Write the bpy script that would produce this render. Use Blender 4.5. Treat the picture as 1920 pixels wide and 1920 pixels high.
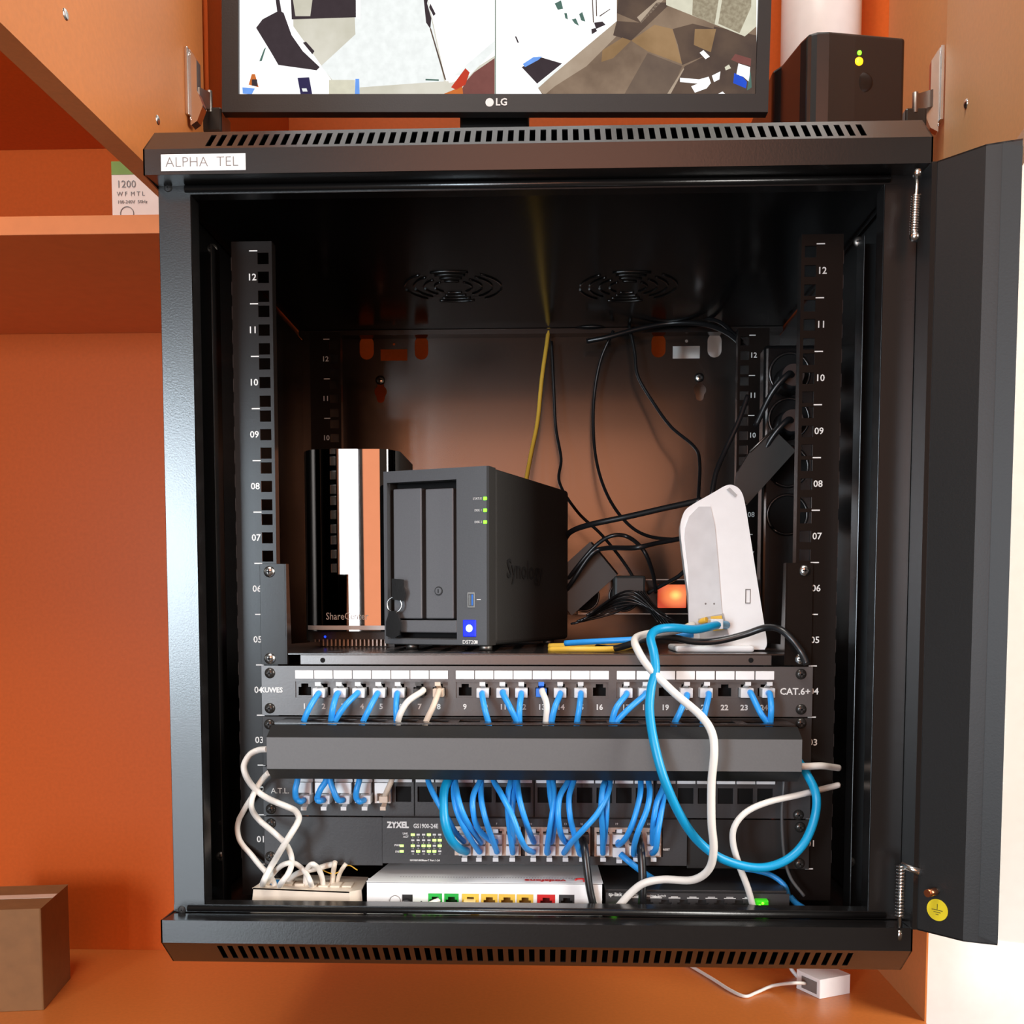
import bpy, bmesh, math, random
from mathutils import Vector, Matrix
random.seed(7)
# ------------------------------------------------------------------ clear
for o in list(bpy.data.objects): bpy.data.objects.remove(o, do_unlink=True)
S = bpy.context.scene
COL = S.collection
# ------------------------------------------------------------------ camera
F_PX, PY = 1937.88, 1268.34
CAM = Vector((0.01291, -0.90018, 0.22788))
def rot(a, axis): return Matrix.Rotation(a, 3, axis)
RC = rot(0.035422, 'Z') @ rot(-0.066249, 'X') @ rot(0.000174, 'Y')
cd = bpy.data.cameras.new('camera'); cam = bpy.data.objects.new('camera', cd); COL.objects.link(cam)
cd.sensor_width = 36.0; cd.lens = 36.0*F_PX/1920.0
cd.shift_y = (PY-960.0)/1920.0
cd.clip_start = 0.01
m3 = RC @ Matrix(((1,0,0),(0,0,-1),(0,1,0)))
cam.matrix_world = Matrix.Translation(CAM) @ m3.to_4x4()
S.camera = cam
# ------------------------------------------------------------------ view, world, lights
S.view_settings.view_transform = 'Standard'
try: S.view_settings.look = 'None'
except Exception: pass
S.view_settings.gamma = 1.0; S.view_settings.use_curve_mapping = False
S.view_settings.exposure = 0.0
wd = bpy.data.worlds.new('room_light'); S.world = wd; wd.use_nodes = True
wn = wd.node_tree.nodes; wl = wd.node_tree.links
bg = wn['Background']
tc = wn.new('ShaderNodeTexCoord'); sp = wn.new('ShaderNodeSeparateXYZ'); mr = wn.new('ShaderNodeMapRange'); rp = wn.new('ShaderNodeValToRGB')
wl.new(tc.outputs['Generated'], sp.inputs[0]); wl.new(sp.outputs['Z'], mr.inputs['Value'])
mr.inputs['From Min'].default_value = -0.6; mr.inputs['From Max'].default_value = 0.8
wl.new(mr.outputs[0], rp.inputs[0]); wl.new(rp.outputs[0], bg.inputs['Color'])
rp.color_ramp.elements[0].color = (0.42, 0.26, 0.17, 1)
rp.color_ramp.elements[1].color = (0.80, 0.66, 0.54, 1)
bg.inputs['Strength'].default_value = 0.20
def area(name, loc, target, sx, sy, power, color):
    l = bpy.data.lights.new(name, 'AREA'); l.shape = 'RECTANGLE'; l.size = sx; l.size_y = sy
    l.energy = power; l.color = color
    o = bpy.data.objects.new(name, l); COL.objects.link(o); o.location = loc
    o.rotation_euler = (Vector(target)-Vector(loc)).to_track_quat('-Z', 'Y').to_euler()
    return o
area('streak_light', (-0.80, -3.0, 0.35), (-0.15, 0, 0.3), 0.09, 1.5, 9, (0.95, 0.98, 1.0))  # added narrow source, makes the white streak on the mirrored storage front
area('window_light', (-1.42, -3.0, 0.46), (-0.1, 0, 0.25), 0.52, 0.85, 54, (0.74, 0.89, 1.0))
area('window_floor_light', (-1.32, -2.9, -0.62), (-0.1, 0, 0.1), 0.60, 1.1, 11, (0.80, 0.91, 1.0))
area('warm_room_light', (-0.08, -3.2, 0.59), (0.0, 0, 0.4), 1.34, 0.90, 15, (1.0, 0.36, 0.17))
area('warm_upper_light', (0.05, -3.2, 1.75), (0.0, 0, 0.6), 1.30, 1.0, 8.5, (1.0, 0.36, 0.20))
area('overhead_fill_light', (-0.30, -1.15, 2.4), (0.25, 0.1, 0.3), 0.9, 0.9, 38, (1.0, 0.95, 0.88))  # added soft overhead fill for the diffuse light
area('right_wall_fill_light', (2.2, -0.9, 0.9), (1.0, 0.5, 0.3), 1.2, 1.4, 90, (1.0, 0.97, 0.92))  # added light that brightens the white wall on the right
# ------------------------------------------------------------------ pixel helpers: a point of the frame at a real depth plane
def W(px, py, y):
    d = RC @ Vector(((px-960)/F_PX, 1.0, -(py-PY)/F_PX)); return CAM + d*((y-CAM.y)/d.y)
def Wz(px, py, z):
    d = RC @ Vector(((px-960)/F_PX, 1.0, -(py-PY)/F_PX)); return CAM + d*((z-CAM.z)/d.z)
# ------------------------------------------------------------------ materials
def s2l(c): return tuple(((v/255)/12.92 if v/255 <= 0.04045 else (((v/255)+0.055)/1.055)**2.4) for v in c)
MATS = {}
def mat(name, rgb, rough=0.5, metal=0.0, spec=0.5, var=0.06, bump=0.0, scale=60.0, trans=0.0, alpha=1.0, coat=0.0, coatr=0.2, emit=None, es=0.0, lin=None):
    m = bpy.data.materials.new(name); m.use_nodes = True; nt = m.node_tree; N = nt.nodes; L = nt.links
    b = N['Principled BSDF']; c = lin if lin else s2l(rgb)
    t = N.new('ShaderNodeTexCoord'); n = N.new('ShaderNodeTexNoise'); n.inputs['Scale'].default_value = scale; n.inputs['Detail'].default_value = 3
    L.new(t.outputs['Object'], n.inputs['Vector'])
    r = N.new('ShaderNodeValToRGB'); r.color_ramp.elements[0].position = 0.3; r.color_ramp.elements[1].position = 0.7
    r.color_ramp.elements[0].color = tuple(v*(1-var) for v in c)+(1,); r.color_ramp.elements[1].color = tuple(min(1, v*(1+var)) for v in c)+(1,)
    L.new(n.outputs['Fac'], r.inputs[0]); L.new(r.outputs[0], b.inputs['Base Color'])
    b.inputs['Roughness'].default_value = rough; b.inputs['Metallic'].default_value = metal
    b.inputs['Specular IOR Level'].default_value = spec; b.inputs['Transmission Weight'].default_value = trans
    b.inputs['Coat Weight'].default_value = coat; b.inputs['Coat Roughness'].default_value = coatr
    if bump:
        bp = N.new('ShaderNodeBump'); bp.inputs['Strength'].default_value = bump; bp.inputs['Distance'].default_value = 0.0005
        L.new(n.outputs['Fac'], bp.inputs['Height']); L.new(bp.outputs[0], b.inputs['Normal'])
    if emit:
        b.inputs['Emission Color'].default_value = s2l(emit)+(1,); b.inputs['Emission Strength'].default_value = es
    b.inputs['Alpha'].default_value = alpha
    MATS[name] = m; return m
ORANGE = mat('orange_laminate', None, 0.40, var=0.05, bump=0.10, scale=220, lin=(0.56, 0.105, 0.016), spec=0.12)
ORANGE_LIT = mat('orange_laminate_lit', None, 0.45, var=0.05, bump=0.10, scale=220, lin=(0.58, 0.175, 0.035), spec=0.5)  # same orange laminate, brighter light put into a paler colour and sheen
ORANGE_LIT.node_tree.nodes['Principled BSDF'].inputs['Sheen Weight'].default_value = 0.22
ORANGE_LIT.node_tree.nodes['Principled BSDF'].inputs['Sheen Roughness'].default_value = 0.5
ORANGE_LIT.node_tree.nodes['Principled BSDF'].inputs['Sheen Tint'].default_value = (1.0, 0.86, 0.50, 1)
RAILB = mat('black_rail_coat', None, 0.22, var=0.1, bump=0.05, scale=700, lin=(0.010, 0.0075, 0.0065), spec=0.2)
ORANGE_LIT_FLOOR = mat('orange_laminate_lit_floor', None, 0.34, var=0.05, bump=0.08, scale=220, lin=(0.64, 0.19, 0.04), spec=0.7)  # same laminate again, colour lightened to stand for light on the floor
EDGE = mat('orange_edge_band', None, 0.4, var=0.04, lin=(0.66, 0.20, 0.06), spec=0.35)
BLACK = mat('black_powder_coat', None, 0.26, var=0.1, bump=0.10, scale=700, lin=(0.008, 0.0075, 0.0075), spec=0.9)
GLOSSB = mat('black_gloss_coat', None, 0.18, var=0.1, bump=0.04, scale=500, lin=(0.006, 0.0058, 0.006), spec=0.6)
BACKP = mat('black_back_sheet', None, 0.21, var=0.1, bump=0.06, scale=700, lin=(0.010, 0.009, 0.008), spec=1.0, coat=0.5, coatr=0.12)
DARK = mat('dark_cavity', None, 0.7, lin=(0.004, 0.004, 0.004), spec=0.2)
GREYP = mat('grey_panel_coat', None, 0.34, var=0.05, bump=0.10, scale=600, lin=(0.080, 0.076, 0.076), spec=0.7)
COVG = mat('grey_cover_face', None, 0.5, var=0.03, bump=0.10, scale=600, lin=(0.115, 0.115, 0.117))
LIPG = mat('shelf_lip_coat', None, 0.28, var=0.05, bump=0.08, scale=600, lin=(0.06, 0.055, 0.054), spec=1.0, coat=0.5)
DGREY = mat('dark_grey_panel_coat', None, 0.45, var=0.05, bump=0.15, scale=600, lin=(0.038, 0.038, 0.040))
CHAR = mat('charcoal_panel_coat', None, 0.5, var=0.05, bump=0.15, scale=600, lin=(0.012, 0.0115, 0.0115))
WHITE = mat('white_plastic', None, 0.35, var=0.02, lin=(0.93, 0.945, 0.95))
CREAM = mat('cream_plastic', None, 0.4, var=0.03, lin=(0.78, 0.68, 0.56))
PAPER = mat('white_label_paper', None, 0.6, var=0.02, lin=(0.92, 0.92, 0.92))
PRINT = mat('white_print', None, 0.5, var=0.02, lin=(0.80, 0.80, 0.78))
INK = mat('black_ink', None, 0.6, lin=(0.02, 0.02, 0.02))
GREYINK = mat('grey_ink', None, 0.6, lin=(0.2, 0.18, 0.17))
RED = mat('red_plastic', None, 0.4, lin=(0.62, 0.02, 0.02))
GREEN = mat('green_plastic', None, 0.4, lin=(0.02, 0.45, 0.06))
YEL = mat('yellow_plastic', None, 0.4, lin=(0.85, 0.55, 0.08))
DYEL = mat('dark_yellow_plastic', None, 0.5, lin=(0.40, 0.22, 0.03))
DRED = mat('dark_red_plastic', None, 0.5, lin=(0.22, 0.01, 0.01))
DGREEN = mat('dark_green_plastic', None, 0.5, lin=(0.005, 0.10, 0.02))
BLUE = mat('blue_cable', None, 0.38, var=0.04, lin=(0.030, 0.34, 0.88))
TEAL = mat('teal_cable', None, 0.36, var=0.04, lin=(0.004, 0.32, 0.62))
WCAB = mat('white_cable', None, 0.4, var=0.03, lin=(0.82, 0.78, 0.72))
BEIGE = mat('beige_cable', None, 0.45, var=0.03, lin=(0.72, 0.58, 0.46))
YCAB = mat('yellow_cable', None, 0.42, var=0.04, lin=(0.82, 0.50, 0.06))
BCAB = mat('black_cable', None, 0.34, var=0.1, lin=(0.012, 0.012, 0.013), spec=0.7)
GCAB = mat('grey_cable', None, 0.4, var=0.1, lin=(0.10, 0.10, 0.10))
CLEAR = mat('clear_plug_plastic', None, 0.15, var=0.05, lin=(0.86, 0.87, 0.88), trans=0.12, spec=0.7)
STEEL = mat('bright_steel', None, 0.24, metal=1.0, lin=(0.72, 0.71, 0.69))
DSTEEL = mat('dull_steel', None, 0.45, metal=1.0, var=0.1, lin=(0.36, 0.33, 0.30))
DSCREW = mat('black_screw', None, 0.25, metal=0.6, lin=(0.06, 0.055, 0.05))
COPPER = mat('copper', None, 0.3, metal=1.0, lin=(0.75, 0.28, 0.13))
PORTM = mat('port_shield_metal', None, 0.4, metal=0.5, var=0.1, lin=(0.62, 0.50, 0.42))
CHROME = mat('smoked_mirror_plastic', None, 0.02, metal=1.0, var=0.02, lin=(0.21, 0.20, 0.20))
NASB = mat('matte_black_case', None, 0.5, var=0.1, bump=0.4, scale=900, lin=(0.05, 0.048, 0.045))
NASF = mat('grey_black_bezel', None, 0.42, var=0.05, bump=0.1, scale=900, lin=(0.085, 0.088, 0.095))
NASG = mat('grey_tray', None, 0.38, var=0.05, bump=0.1, scale=900, lin=(0.135, 0.14, 0.15))
ADAPT = mat('adapter_plastic', None, 0.45, var=0.05, lin=(0.03, 0.034, 0.033))
CARD = mat('cardboard', None, 0.7, var=0.08, lin=(0.24, 0.115, 0.04))
PALE = mat('pale_box_card', None, 0.6, var=0.03, lin=(0.72, 0.56, 0.48))
LIME = mat('green_print', None, 0.6, lin=(0.16, 0.24, 0.04))
WALLW = mat('white_wall_paint', None, 0.8, var=0.02, bump=0.1, lin=(0.86, 0.85, 0.82))
STICK = mat('yellow_sticker', None, 0.5, lin=(0.85, 0.68, 0.02))
UBLUE = mat('usb_blue', None, 0.4, lin=(0.03, 0.20, 0.75))
def led(name, rgb, s): return mat(name, None, 0.4, lin=s2l(rgb), emit=rgb, es=s)
LGREEN = led('green_light', (110, 255, 40), 3.0); LAMBER = led('amber_light', (255, 170, 20), 4.0)
LBLUE = led('blue_light', (25, 60, 255), 2.2); LWHITEB = led('pale_blue_light', (170, 215, 255), 4.0)
LORANGE = led('orange_rocker_light', (255, 100, 40), 0.9)
def glow_mat():
    m = bpy.data.materials.new('rocker_glow'); m.use_nodes = True; N = m.node_tree.nodes; L = m.node_tree.links; b = N['Principled BSDF']
    t = N.new('ShaderNodeTexCoord'); v = N.new('ShaderNodeVectorMath'); v.operation = 'DISTANCE'; v.inputs[1].default_value = (0.62, 0.0, 0.55)
    r = N.new('ShaderNodeValToRGB'); e = r.color_ramp.elements; e[0].position = 0.05; e[0].color = s2l((255, 225, 120))+(1,); e[1].position = 0.62; e[1].color = s2l((190, 62, 40))+(1,)
    k = e.new(0.25); k.color = s2l((255, 140, 75))+(1,)
    L.new(t.outputs['Generated'], v.inputs[0]); L.new(v.outputs['Value'], r.inputs[0]); L.new(r.outputs[0], b.inputs['Emission Color']); b.inputs['Emission Strength'].default_value = 0.95; b.inputs['Base Color'].default_value = (0.5, 0.12, 0.06, 1); return m
ROCK = glow_mat(); LORANGE2 = led('hot_rocker_light', (255, 205, 110), 2.2)
LYELG = led('yellow_green_light', (190, 240, 120), 1.6)
def glass_mat():
    m = bpy.data.materials.new('door_glass'); m.use_nodes = True; N = m.node_tree.nodes; L = m.node_tree.links
    N.remove(N['Principled BSDF']); tr = N.new('ShaderNodeBsdfTransparent'); gl = N.new('ShaderNodeBsdfGlossy'); mx = N.new('ShaderNodeMixShader')
    tr.inputs[0].default_value = (0.93, 0.95, 0.94, 1); gl.inputs['Roughness'].default_value = 0.03; mx.inputs[0].default_value = 0.07
    L.new(tr.outputs[0], mx.inputs[1]); L.new(gl.outputs[0], mx.inputs[2]); L.new(mx.outputs[0], N['Material Output'].inputs[0]); return m
GLASS = glass_mat()
# ------------------------------------------------------------------ mesh builder
ROOTLOC = {}
def catmull(pts, k=8):
    P = [Vector(p) for p in pts]
    if len(P) < 3: return P
    P = [P[0]*2-P[1]]+P+[P[-1]*2-P[-2]]; out = []
    for i in range(1, len(P)-2):
        a, b, c, d = P[i-1:i+3]
        for j in range(k):
            t = j/k; out.append(0.5*((2*b)+(c-a)*t+(2*a-5*b+4*c-d)*t*t+(3*b-3*c+d-a)*t*t*t))
    out.append(P[-2]); return out
class MB:
    def __init__(s, M=None): s.v = []; s.f = []; s.m = []; s.M = M; s.sm = []
    def add(s, vs, fs, mi=0, smooth=False):
        n = len(s.v)
        for v in vs:
            v = Vector(v); s.v.append(s.M @ v if s.M else v)
        for f in fs: s.f.append([n+i for i in f]); s.m.append(mi); s.sm.append(smooth)
        return s
    def box(s, x0, x1, y0, y1, z0, z1, mi=0):
        x0, x1 = sorted((x0, x1)); y0, y1 = sorted((y0, y1)); z0, z1 = sorted((z0, z1))
        return s.add([(x, y, z) for x in (x0, x1) for y in (y0, y1) for z in (z0, z1)],
            [(0,1,3,2),(4,6,7,5),(0,4,5,1),(2,3,7,6),(0,2,6,4),(1,5,7,3)], mi)
    def prism(s, poly, vec, mi=0, smooth=False):
        n = len(poly); P = [Vector(p) for p in poly]; v = Vector(vec)
        nrm = Vector((0,0,0))
        for i in range(n): nrm += P[i].cross(P[(i+1)%n])
        if nrm.dot(v) > 0: P.reverse()
        fs = [tuple(range(n)), tuple(reversed(range(n, 2*n)))]
        s.add(P+[p+v for p in P], fs, mi)
        return s.add(P+[p+v for p in P], [(i, n+i, n+(i+1)%n, (i+1)%n) for i in range(n)], mi, smooth)
    def tube(s, pts, r, n=10, mi=0, k=8, curve=True, r2=None):
        P = catmull(pts, k) if curve else [Vector(p) for p in pts]
        m = len(P); vs = []; up = Vector((0.31, 0.77, 0.55)).normalized()
        for i, p in enumerate(P):
            t = (P[min(i+1, m-1)]-P[max(i-1, 0)])
            if t.length < 1e-9: t = Vector((0,0,1))
            t.normalize(); a = up-t*up.dot(t)
            if a.length < 1e-4: a = t.orthogonal()
            a.normalize(); up = a; b = t.cross(a)
            rr = r if r2 is None else r+(r2-r)*i/(m-1)
            for j in range(n):
                th = 2*math.pi*j/n; vs.append(p+a*(rr*math.cos(th))+b*(rr*math.sin(th)))
        fs = [(i*n+j, i*n+(j+1)%n, (i+1)*n+(j+1)%n, (i+1)*n+j) for i in range(m-1) for j in range(n)]
        k0 = len(s.v); s.add(vs, fs, mi, True)
        s.f.append([k0+j for j in reversed(range(n))]); s.m.append(mi); s.sm.append(False)
        s.f.append([k0+(m-1)*n+j for j in range(n)]); s.m.append(mi); s.sm.append(False); return s
    def cyl(s, p0, p1, r, n=20, mi=0, r2=None): return s.tube([p0, p1], r, n, mi, curve=False, r2=r2)
    def dome(s, c, r, h, axis=(0,-1,0), n=18, rings=5, mi=0):
        ax = Vector(axis).normalized(); a = ax.orthogonal().normalized(); b = ax.cross(a); c = Vector(c); vs = []
        for i in range(rings+1):
            ph = (math.pi/2)*i/rings
            for j in range(n):
                th = 2*math.pi*j/n; vs.append(c+ax*(h*math.sin(ph))+(a*math.cos(th)+b*math.sin(th))*(r*max(math.cos(ph), 1e-3)))
        return s.add(vs, [(i*n+j, i*n+(j+1)%n, (i+1)*n+(j+1)%n, (i+1)*n+j) for i in range(rings) for j in range(n)], mi, True)
    def ring(s, c, R, r, axis=(0,-1,0), n=28, mi=0):
        ax = Vector(axis).normalized(); a = ax.orthogonal().normalized(); b = ax.cross(a); c = Vector(c)
        return s.tube([c+(a*math.cos(2*math.pi*i/n)+b*math.sin(2*math.pi*i/n))*R for i in range(n+1)], r, 8, mi, curve=False)
    def plate(s, x0, x1, z0, z1, y0, y1, holes, mi=0):
        xs = sorted({x0, x1}|{v for h in holes for v in h[:2] if x0 < v < x1}); zs = sorted({z0, z1}|{v for h in holes for v in h[2:] if z0 < v < z1})
        nx, nz = len(xs)-1, len(zs)-1
        solid = [[not any(h[0] <= (xs[i]+xs[i+1])/2 <= h[1] and h[2] <= (zs[j]+zs[j+1])/2 <= h[3] for h in holes) for j in range(nz)] for i in range(nx)]
        def S_(i, j): return 0 <= i < nx and 0 <= j < nz and solid[i][j]
        vs = []; fs = []
        def q(*p): n = len(vs); vs.extend(p); fs.append((n, n+1, n+2, n+3))
        for i in range(nx):
            for j in range(nz):
                if not solid[i][j]: continue
                a, b, c, d = xs[i], xs[i+1], zs[j], zs[j+1]
                q((a,y0,c),(b,y0,c),(b,y0,d),(a,y0,d)); q((a,y1,c),(a,y1,d),(b,y1,d),(b,y1,c))
                if not S_(i-1, j): q((a,y0,c),(a,y0,d),(a,y1,d),(a,y1,c))
                if not S_(i+1, j): q((b,y0,c),(b,y1,c),(b,y1,d),(b,y0,d))
                if not S_(i, j-1): q((a,y0,c),(a,y1,c),(b,y1,c),(b,y0,c))
                if not S_(i, j+1): q((a,y0,d),(b,y0,d),(b,y1,d),(a,y1,d))
        return s.add(vs, fs, mi)
    def curveobj(s, cu, T, mi=0):
        o = bpy.data.objects.new('tmp', cu); COL.objects.link(o)
        dg = bpy.context.evaluated_depsgraph_get(); e = o.evaluated_get(dg); me = e.to_mesh()
        s.add([T @ v.co for v in me.vertices], [tuple(p.vertices) for p in me.polygons], mi)
        e.to_mesh_clear(); bpy.data.objects.remove(o); bpy.data.curves.remove(cu); return s
    def text(s, body, org, size, mi=0, align='CENTER', X=(1,0,0), Y=(0,0,1), depth=0.00012, sx=1.0, bold=0.0):
        cu = bpy.data.curves.new('t', 'FONT'); cu.body = body; cu.size = size; cu.align_x = align; cu.align_y = 'CENTER'
        cu.extrude = depth; cu.resolution_u = 2; cu.offset = bold
        X = Vector(X).normalized(); Y = Vector(Y).normalized(); Z = X.cross(Y)
        T = Matrix((X*sx, Y, Z)).transposed().to_4x4(); T.translation = Vector(org)
        return s.curveobj(cu, T, mi)
    def fill(s, outer, holes, y0, y1, mi=0):
        cu = bpy.data.curves.new('c', 'CURVE'); cu.dimensions = '2D'; cu.fill_mode = 'BOTH'; cu.extrude = abs(y1-y0)/2
        for lp in [outer]+holes:
            sp_ = cu.splines.new('POLY'); sp_.points.add(len(lp)-1)
            for i, (a, b) in enumerate(lp): sp_.points[i].co = (a, b, 0, 1)
            sp_.use_cyclic_u = True
        T = Matrix(((1,0,0,0),(0,0,-1,(y0+y1)/2),(0,1,0,0),(0,0,0,1)))
        return s.curveobj(cu, T, mi)
    def build(s, name, mats, parent=None, bevel=0.0, seg=2):
        if not isinstance(mats, (list, tuple)): mats = [mats]
        org = Vector((0,0,0)); p = parent
        while p is not None: org += Vector(ROOTLOC.get(p.name, (0,0,0))); p = p.parent
        me = bpy.data.meshes.new(name); me.from_pydata([v-org for v in s.v], [], s.f)
        for m in mats: me.materials.append(m)
        for i, p in enumerate(me.polygons): p.material_index = s.m[i]; p.use_smooth = s.sm[i]
        me.update()
        o = bpy.data.objects.new(name, me); COL.objects.link(o)
        if parent: o.parent = parent
        if bevel:
            b = o.modifiers.new('bevel', 'BEVEL'); b.width = bevel; b.segments = seg; b.limit_method = 'ANGLE'; b.angle_limit = 0.7
        return o
def tag(o, label, cat, group=None, kind=None):
    if label: o['label'] = label
    if cat: o['category'] = cat
    if group: o['group'] = group
    if kind: o['kind'] = kind
    return o
def thing(name, label, cat, loc, group=None):
    o = bpy.data.objects.new(name, None); o.empty_display_size = 0.02; COL.objects.link(o); o.location = loc
    ROOTLOC[o.name] = tuple(loc); return tag(o, label, cat, group)
def copypart(o, parent, loc, name=None):
    c = o.copy(); COL.objects.link(c); c.parent = parent; c.location = loc; return c
def struct(name, mb, m): 
    o = mb.build(name, m); o['kind'] = 'structure'; return o
def frame(org, X, Y, Z):
    M = Matrix((Vector(X).normalized(), Vector(Y).normalized(), Vector(Z).normalized())).transposed().to_4x4(); M.translation = Vector(org); return M
U = 0.04445
def circ(cx, cz, r, n=20, a0=0, a1=360): return [(cx+r*math.cos(math.radians(a0+(a1-a0)*i/n)), cz+r*math.sin(math.radians(a0+(a1-a0)*i/n))) for i in range(n if a1-a0 == 360 else n+1)]
def stadium(x0, x1, z0, z1):
    r = (x1-x0)/2; cx = (x0+x1)/2
    return circ(cx, z1-r, r, 10, 0, 180)+circ(cx, z0+r, r, 10, 180, 360)
def screw(parent, c, r=0.0042, m=None, h=0.002, axis=(0,-1,0), name='screw', label=None):
    b = MB(); c = Vector(c); ax = Vector(axis).normalized(); a = ax.orthogonal().normalized(); d = ax.cross(a)
    b.dome(c, r, h, axis); t = c+ax*h
    p = (a+d).normalized(); q = (a-d).normalized()
    for u_, w_ in ((p, q), (q, p)):
        vs = [t+u_*(r*0.55*i)+w_*(r*0.13*j)+ax*k*0.00025 for i in (-1,1) for j in (-1,1) for k in (-1,1)]
        b.add(vs, [(0,1,3,2),(4,6,7,5),(0,4,5,1),(2,3,7,6),(0,2,6,4),(1,5,7,3)], 1)
    o = b.build(name, [m or DSCREW, INK], parent)
    if label: o['label'] = label
    return o
# ================================================================== SETTING
YB = 0.481; ZF = -0.2435; XS = 0.443
struct('wall_back', MB().box(-2.2, 3.0, YB+0.02, YB+0.10, -1.2, 2.2), WALLW)
# ------------------------------------------------------------------ cupboard (fitted furniture)
cup = thing('cupboard', 'orange laminate wall cupboard with open doors that houses the black network cabinet', 'cupboard', (0, YB, ZF))
MB().box(-1.25, XS+0.002, YB, YB+0.016, ZF-0.02, 1.25).build('back_panel', ORANGE, cup)
MB().box(-1.25, XS, -0.02, YB-0.0005, ZF-0.022, ZF).build('bottom_board', ORANGE_LIT_FLOOR, cup)
MB().box(XS, XS+0.002, 0.268, YB-0.0005, ZF-0.022, 1.25).build('side_panel', ORANGE_LIT, cup)
MB().box(-1.25, -0.346, 0.12, YB-0.0005, 0.592, 0.610).build('shelf', [EDGE], cup, bevel=0.0006)
MB().box(-0.345, -0.327, 0.156, YB-0.0005, 0.622, 1.25).build('partition', ORANGE, cup)
MB().box(-1.25, -0.346, 0.12, YB-0.0005, 0.83, 0.848).build('shading_shelf', ORANGE, cup)  # unseen shelf, added low to shade the left compartment
# left door, hinged on the partition and swung towards the camera
dA = Vector((-0.330, 0.150, 0)); dB = Vector((-0.3535, -0.31, 0)); n_ = Vector(((dB-dA).y, -(dB-dA).x, 0)).normalized()
if n_.x > 0: n_ = -n_
ldoor = MB().prism([dA+Vector((0,0,0.612)), dB+Vector((0,0,0.612)), dB+n_*0.020+Vector((0,0,0.612)), dA+n_*0.020+Vector((0,0,0.612))], (0,0,0.63)).build('door', ORANGE_LIT, cup, bevel=0.0008)
ldoor['label'] = 'left orange door swung open towards the camera'
def ldp(px, py):  # point on the left door's inner face
    d = RC @ Vector(((px-960)/F_PX, 1.0, -(py-PY)/F_PX)); N_ = -n_; t = (dA-CAM).dot(N_)/d.dot(N_); return CAM+d*t
dirL = (dB-dA).normalized()
rA = Vector((0.436, 0.262, 0)); rB = Vector((0.370, -0.19, 0)); nr = Vector((-(rB-rA).y, (rB-rA).x, 0)).normalized()
if nr.x < 0: nr = -nr
rdoor = MB().prism([rA+Vector((0,0,0.612)), rB+Vector((0,0,0.612)), rB+nr*0.020+Vector((0,0,0.612)), rA+nr*0.020+Vector((0,0,0.612))], (0,0,0.63)).build('door', ORANGE_LIT, cup, bevel=0.0008)
rdoor['label'] = 'right orange door swung open past the black cabinet'
def rdp(px, py):
    d = RC @ Vector(((px-960)/F_PX, 1.0, -(py-PY)/F_PX)); t = (rA-CAM).dot(nr)/d.dot(nr); return CAM+d*t
dirR = (rB-rA).normalized()
def hinge(parent, base, inward, along, arm_to, k=1.0):
    """base on the door face; inward = door normal into the room; along = horizontal direction on the door towards the camera"""
    b = MB(frame(base, along, inward, (0,0,1)))
    b.box(-0.008, 0.008, 0.0, 0.0035*k, -0.031*k, 0.031*k)
    b.prism([(-0.006,0.0035*k,-0.040*k),(-0.006,0.0035*k,0.031*k),(-0.006,0.0105*k,0.020*k),(-0.006,0.0105*k,-0.008),(-0.006,0.016*k,-0.022*k),(-0.006,0.010*k,-0.036*k)], (0.010,0,0))
    h = b.build('hinge', [STEEL], parent, bevel=0.001)
    for hz in (0.026, -0.034): b = MB(frame(base, along, inward, (0,0,1))); b.dome((0.001,0.0035*k,hz*k), 0.0036, 0.002, (0,1,0)); b.build('hinge_screw', STEEL, h)
    b = MB(); s0 = Vector(base)+Vector(inward)*0.010+Vector((0,0,-0.012)); e = Vector(arm_to); d = (e-s0)
    t = Vector((0,0,1)).cross(d).normalized()*0.0014; zz = Vector((0,0,0.009))
    b.prism([s0-zz-t, s0+zz-t, e+zz*0.9-t, e-zz*0.9-t], t*2)
    b.cyl(e+Vector((0,0,-0.011)), e+Vector((0,0,0.010)), 0.003, 12)
    b.build('hinge_arm', DSTEEL, h, bevel=0.0006)
    b = MB(); b.box(e.x-0.010, e.x+0.012, e.y-0.002, e.y+0.03, e.z-0.030, e.z-0.006); b.build('hinge_mount', DSCREW, h, bevel=0.002)
hinge(ldoor, ldp(352, 158), -n_, dirL, W(393, 190, 0.148))
hinge(rdoor, rdp(1768, 160), -nr, dirR, W(1716, 192, 0.225), 1.25)
for px, py in ((123, 27), (296, 225)): 
    MB().dome(ldp(px, py), 0.0042, 0.0012, -n_).build('screw_cap', STEEL, ldoor)
MB().dome(rdp(1812, 195), 0.005, 0.0025, -nr).build('screw_cap', STEEL, rdoor)
# small white things near the floor of the cupboard are built with the other loose things
# ------------------------------------------------------------------ white panel behind the rack, vent duct
cover = MB(); cover.box(0.166, 0.262, YB-0.006, YB-0.0006, 0.42, 0.60); cover.box(0.172, 0.256, YB-0.009, YB-0.006, 0.43, 0.59)
tag(cover.build('wall_plate', WALLW, None, bevel=0.001), 'white flat plate seen through the slots behind the cabinet on the right', 'wall plate')
duct = thing('vent_duct', 'white vertical round duct rising behind the black power unit', 'duct', (0.31, 0.41, 0.61))
_da, _db = W(1473, 30, 0.40).x, W(1622, 30, 0.40).x; DCX = (_da+_db)/2; DR = (_db-_da)/2
b = MB(); b.cyl((DCX, 0.42, 0.6075), (DCX, 0.42, 1.25), DR, 40); b.build('duct_pipe', WHITE, duct)
b = MB(); b.cyl((DCX, 0.42, 0.6075), (DCX, 0.42, 0.640), DR+0.0015, 40); b.build('duct_collar', WHITE, duct)
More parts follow.
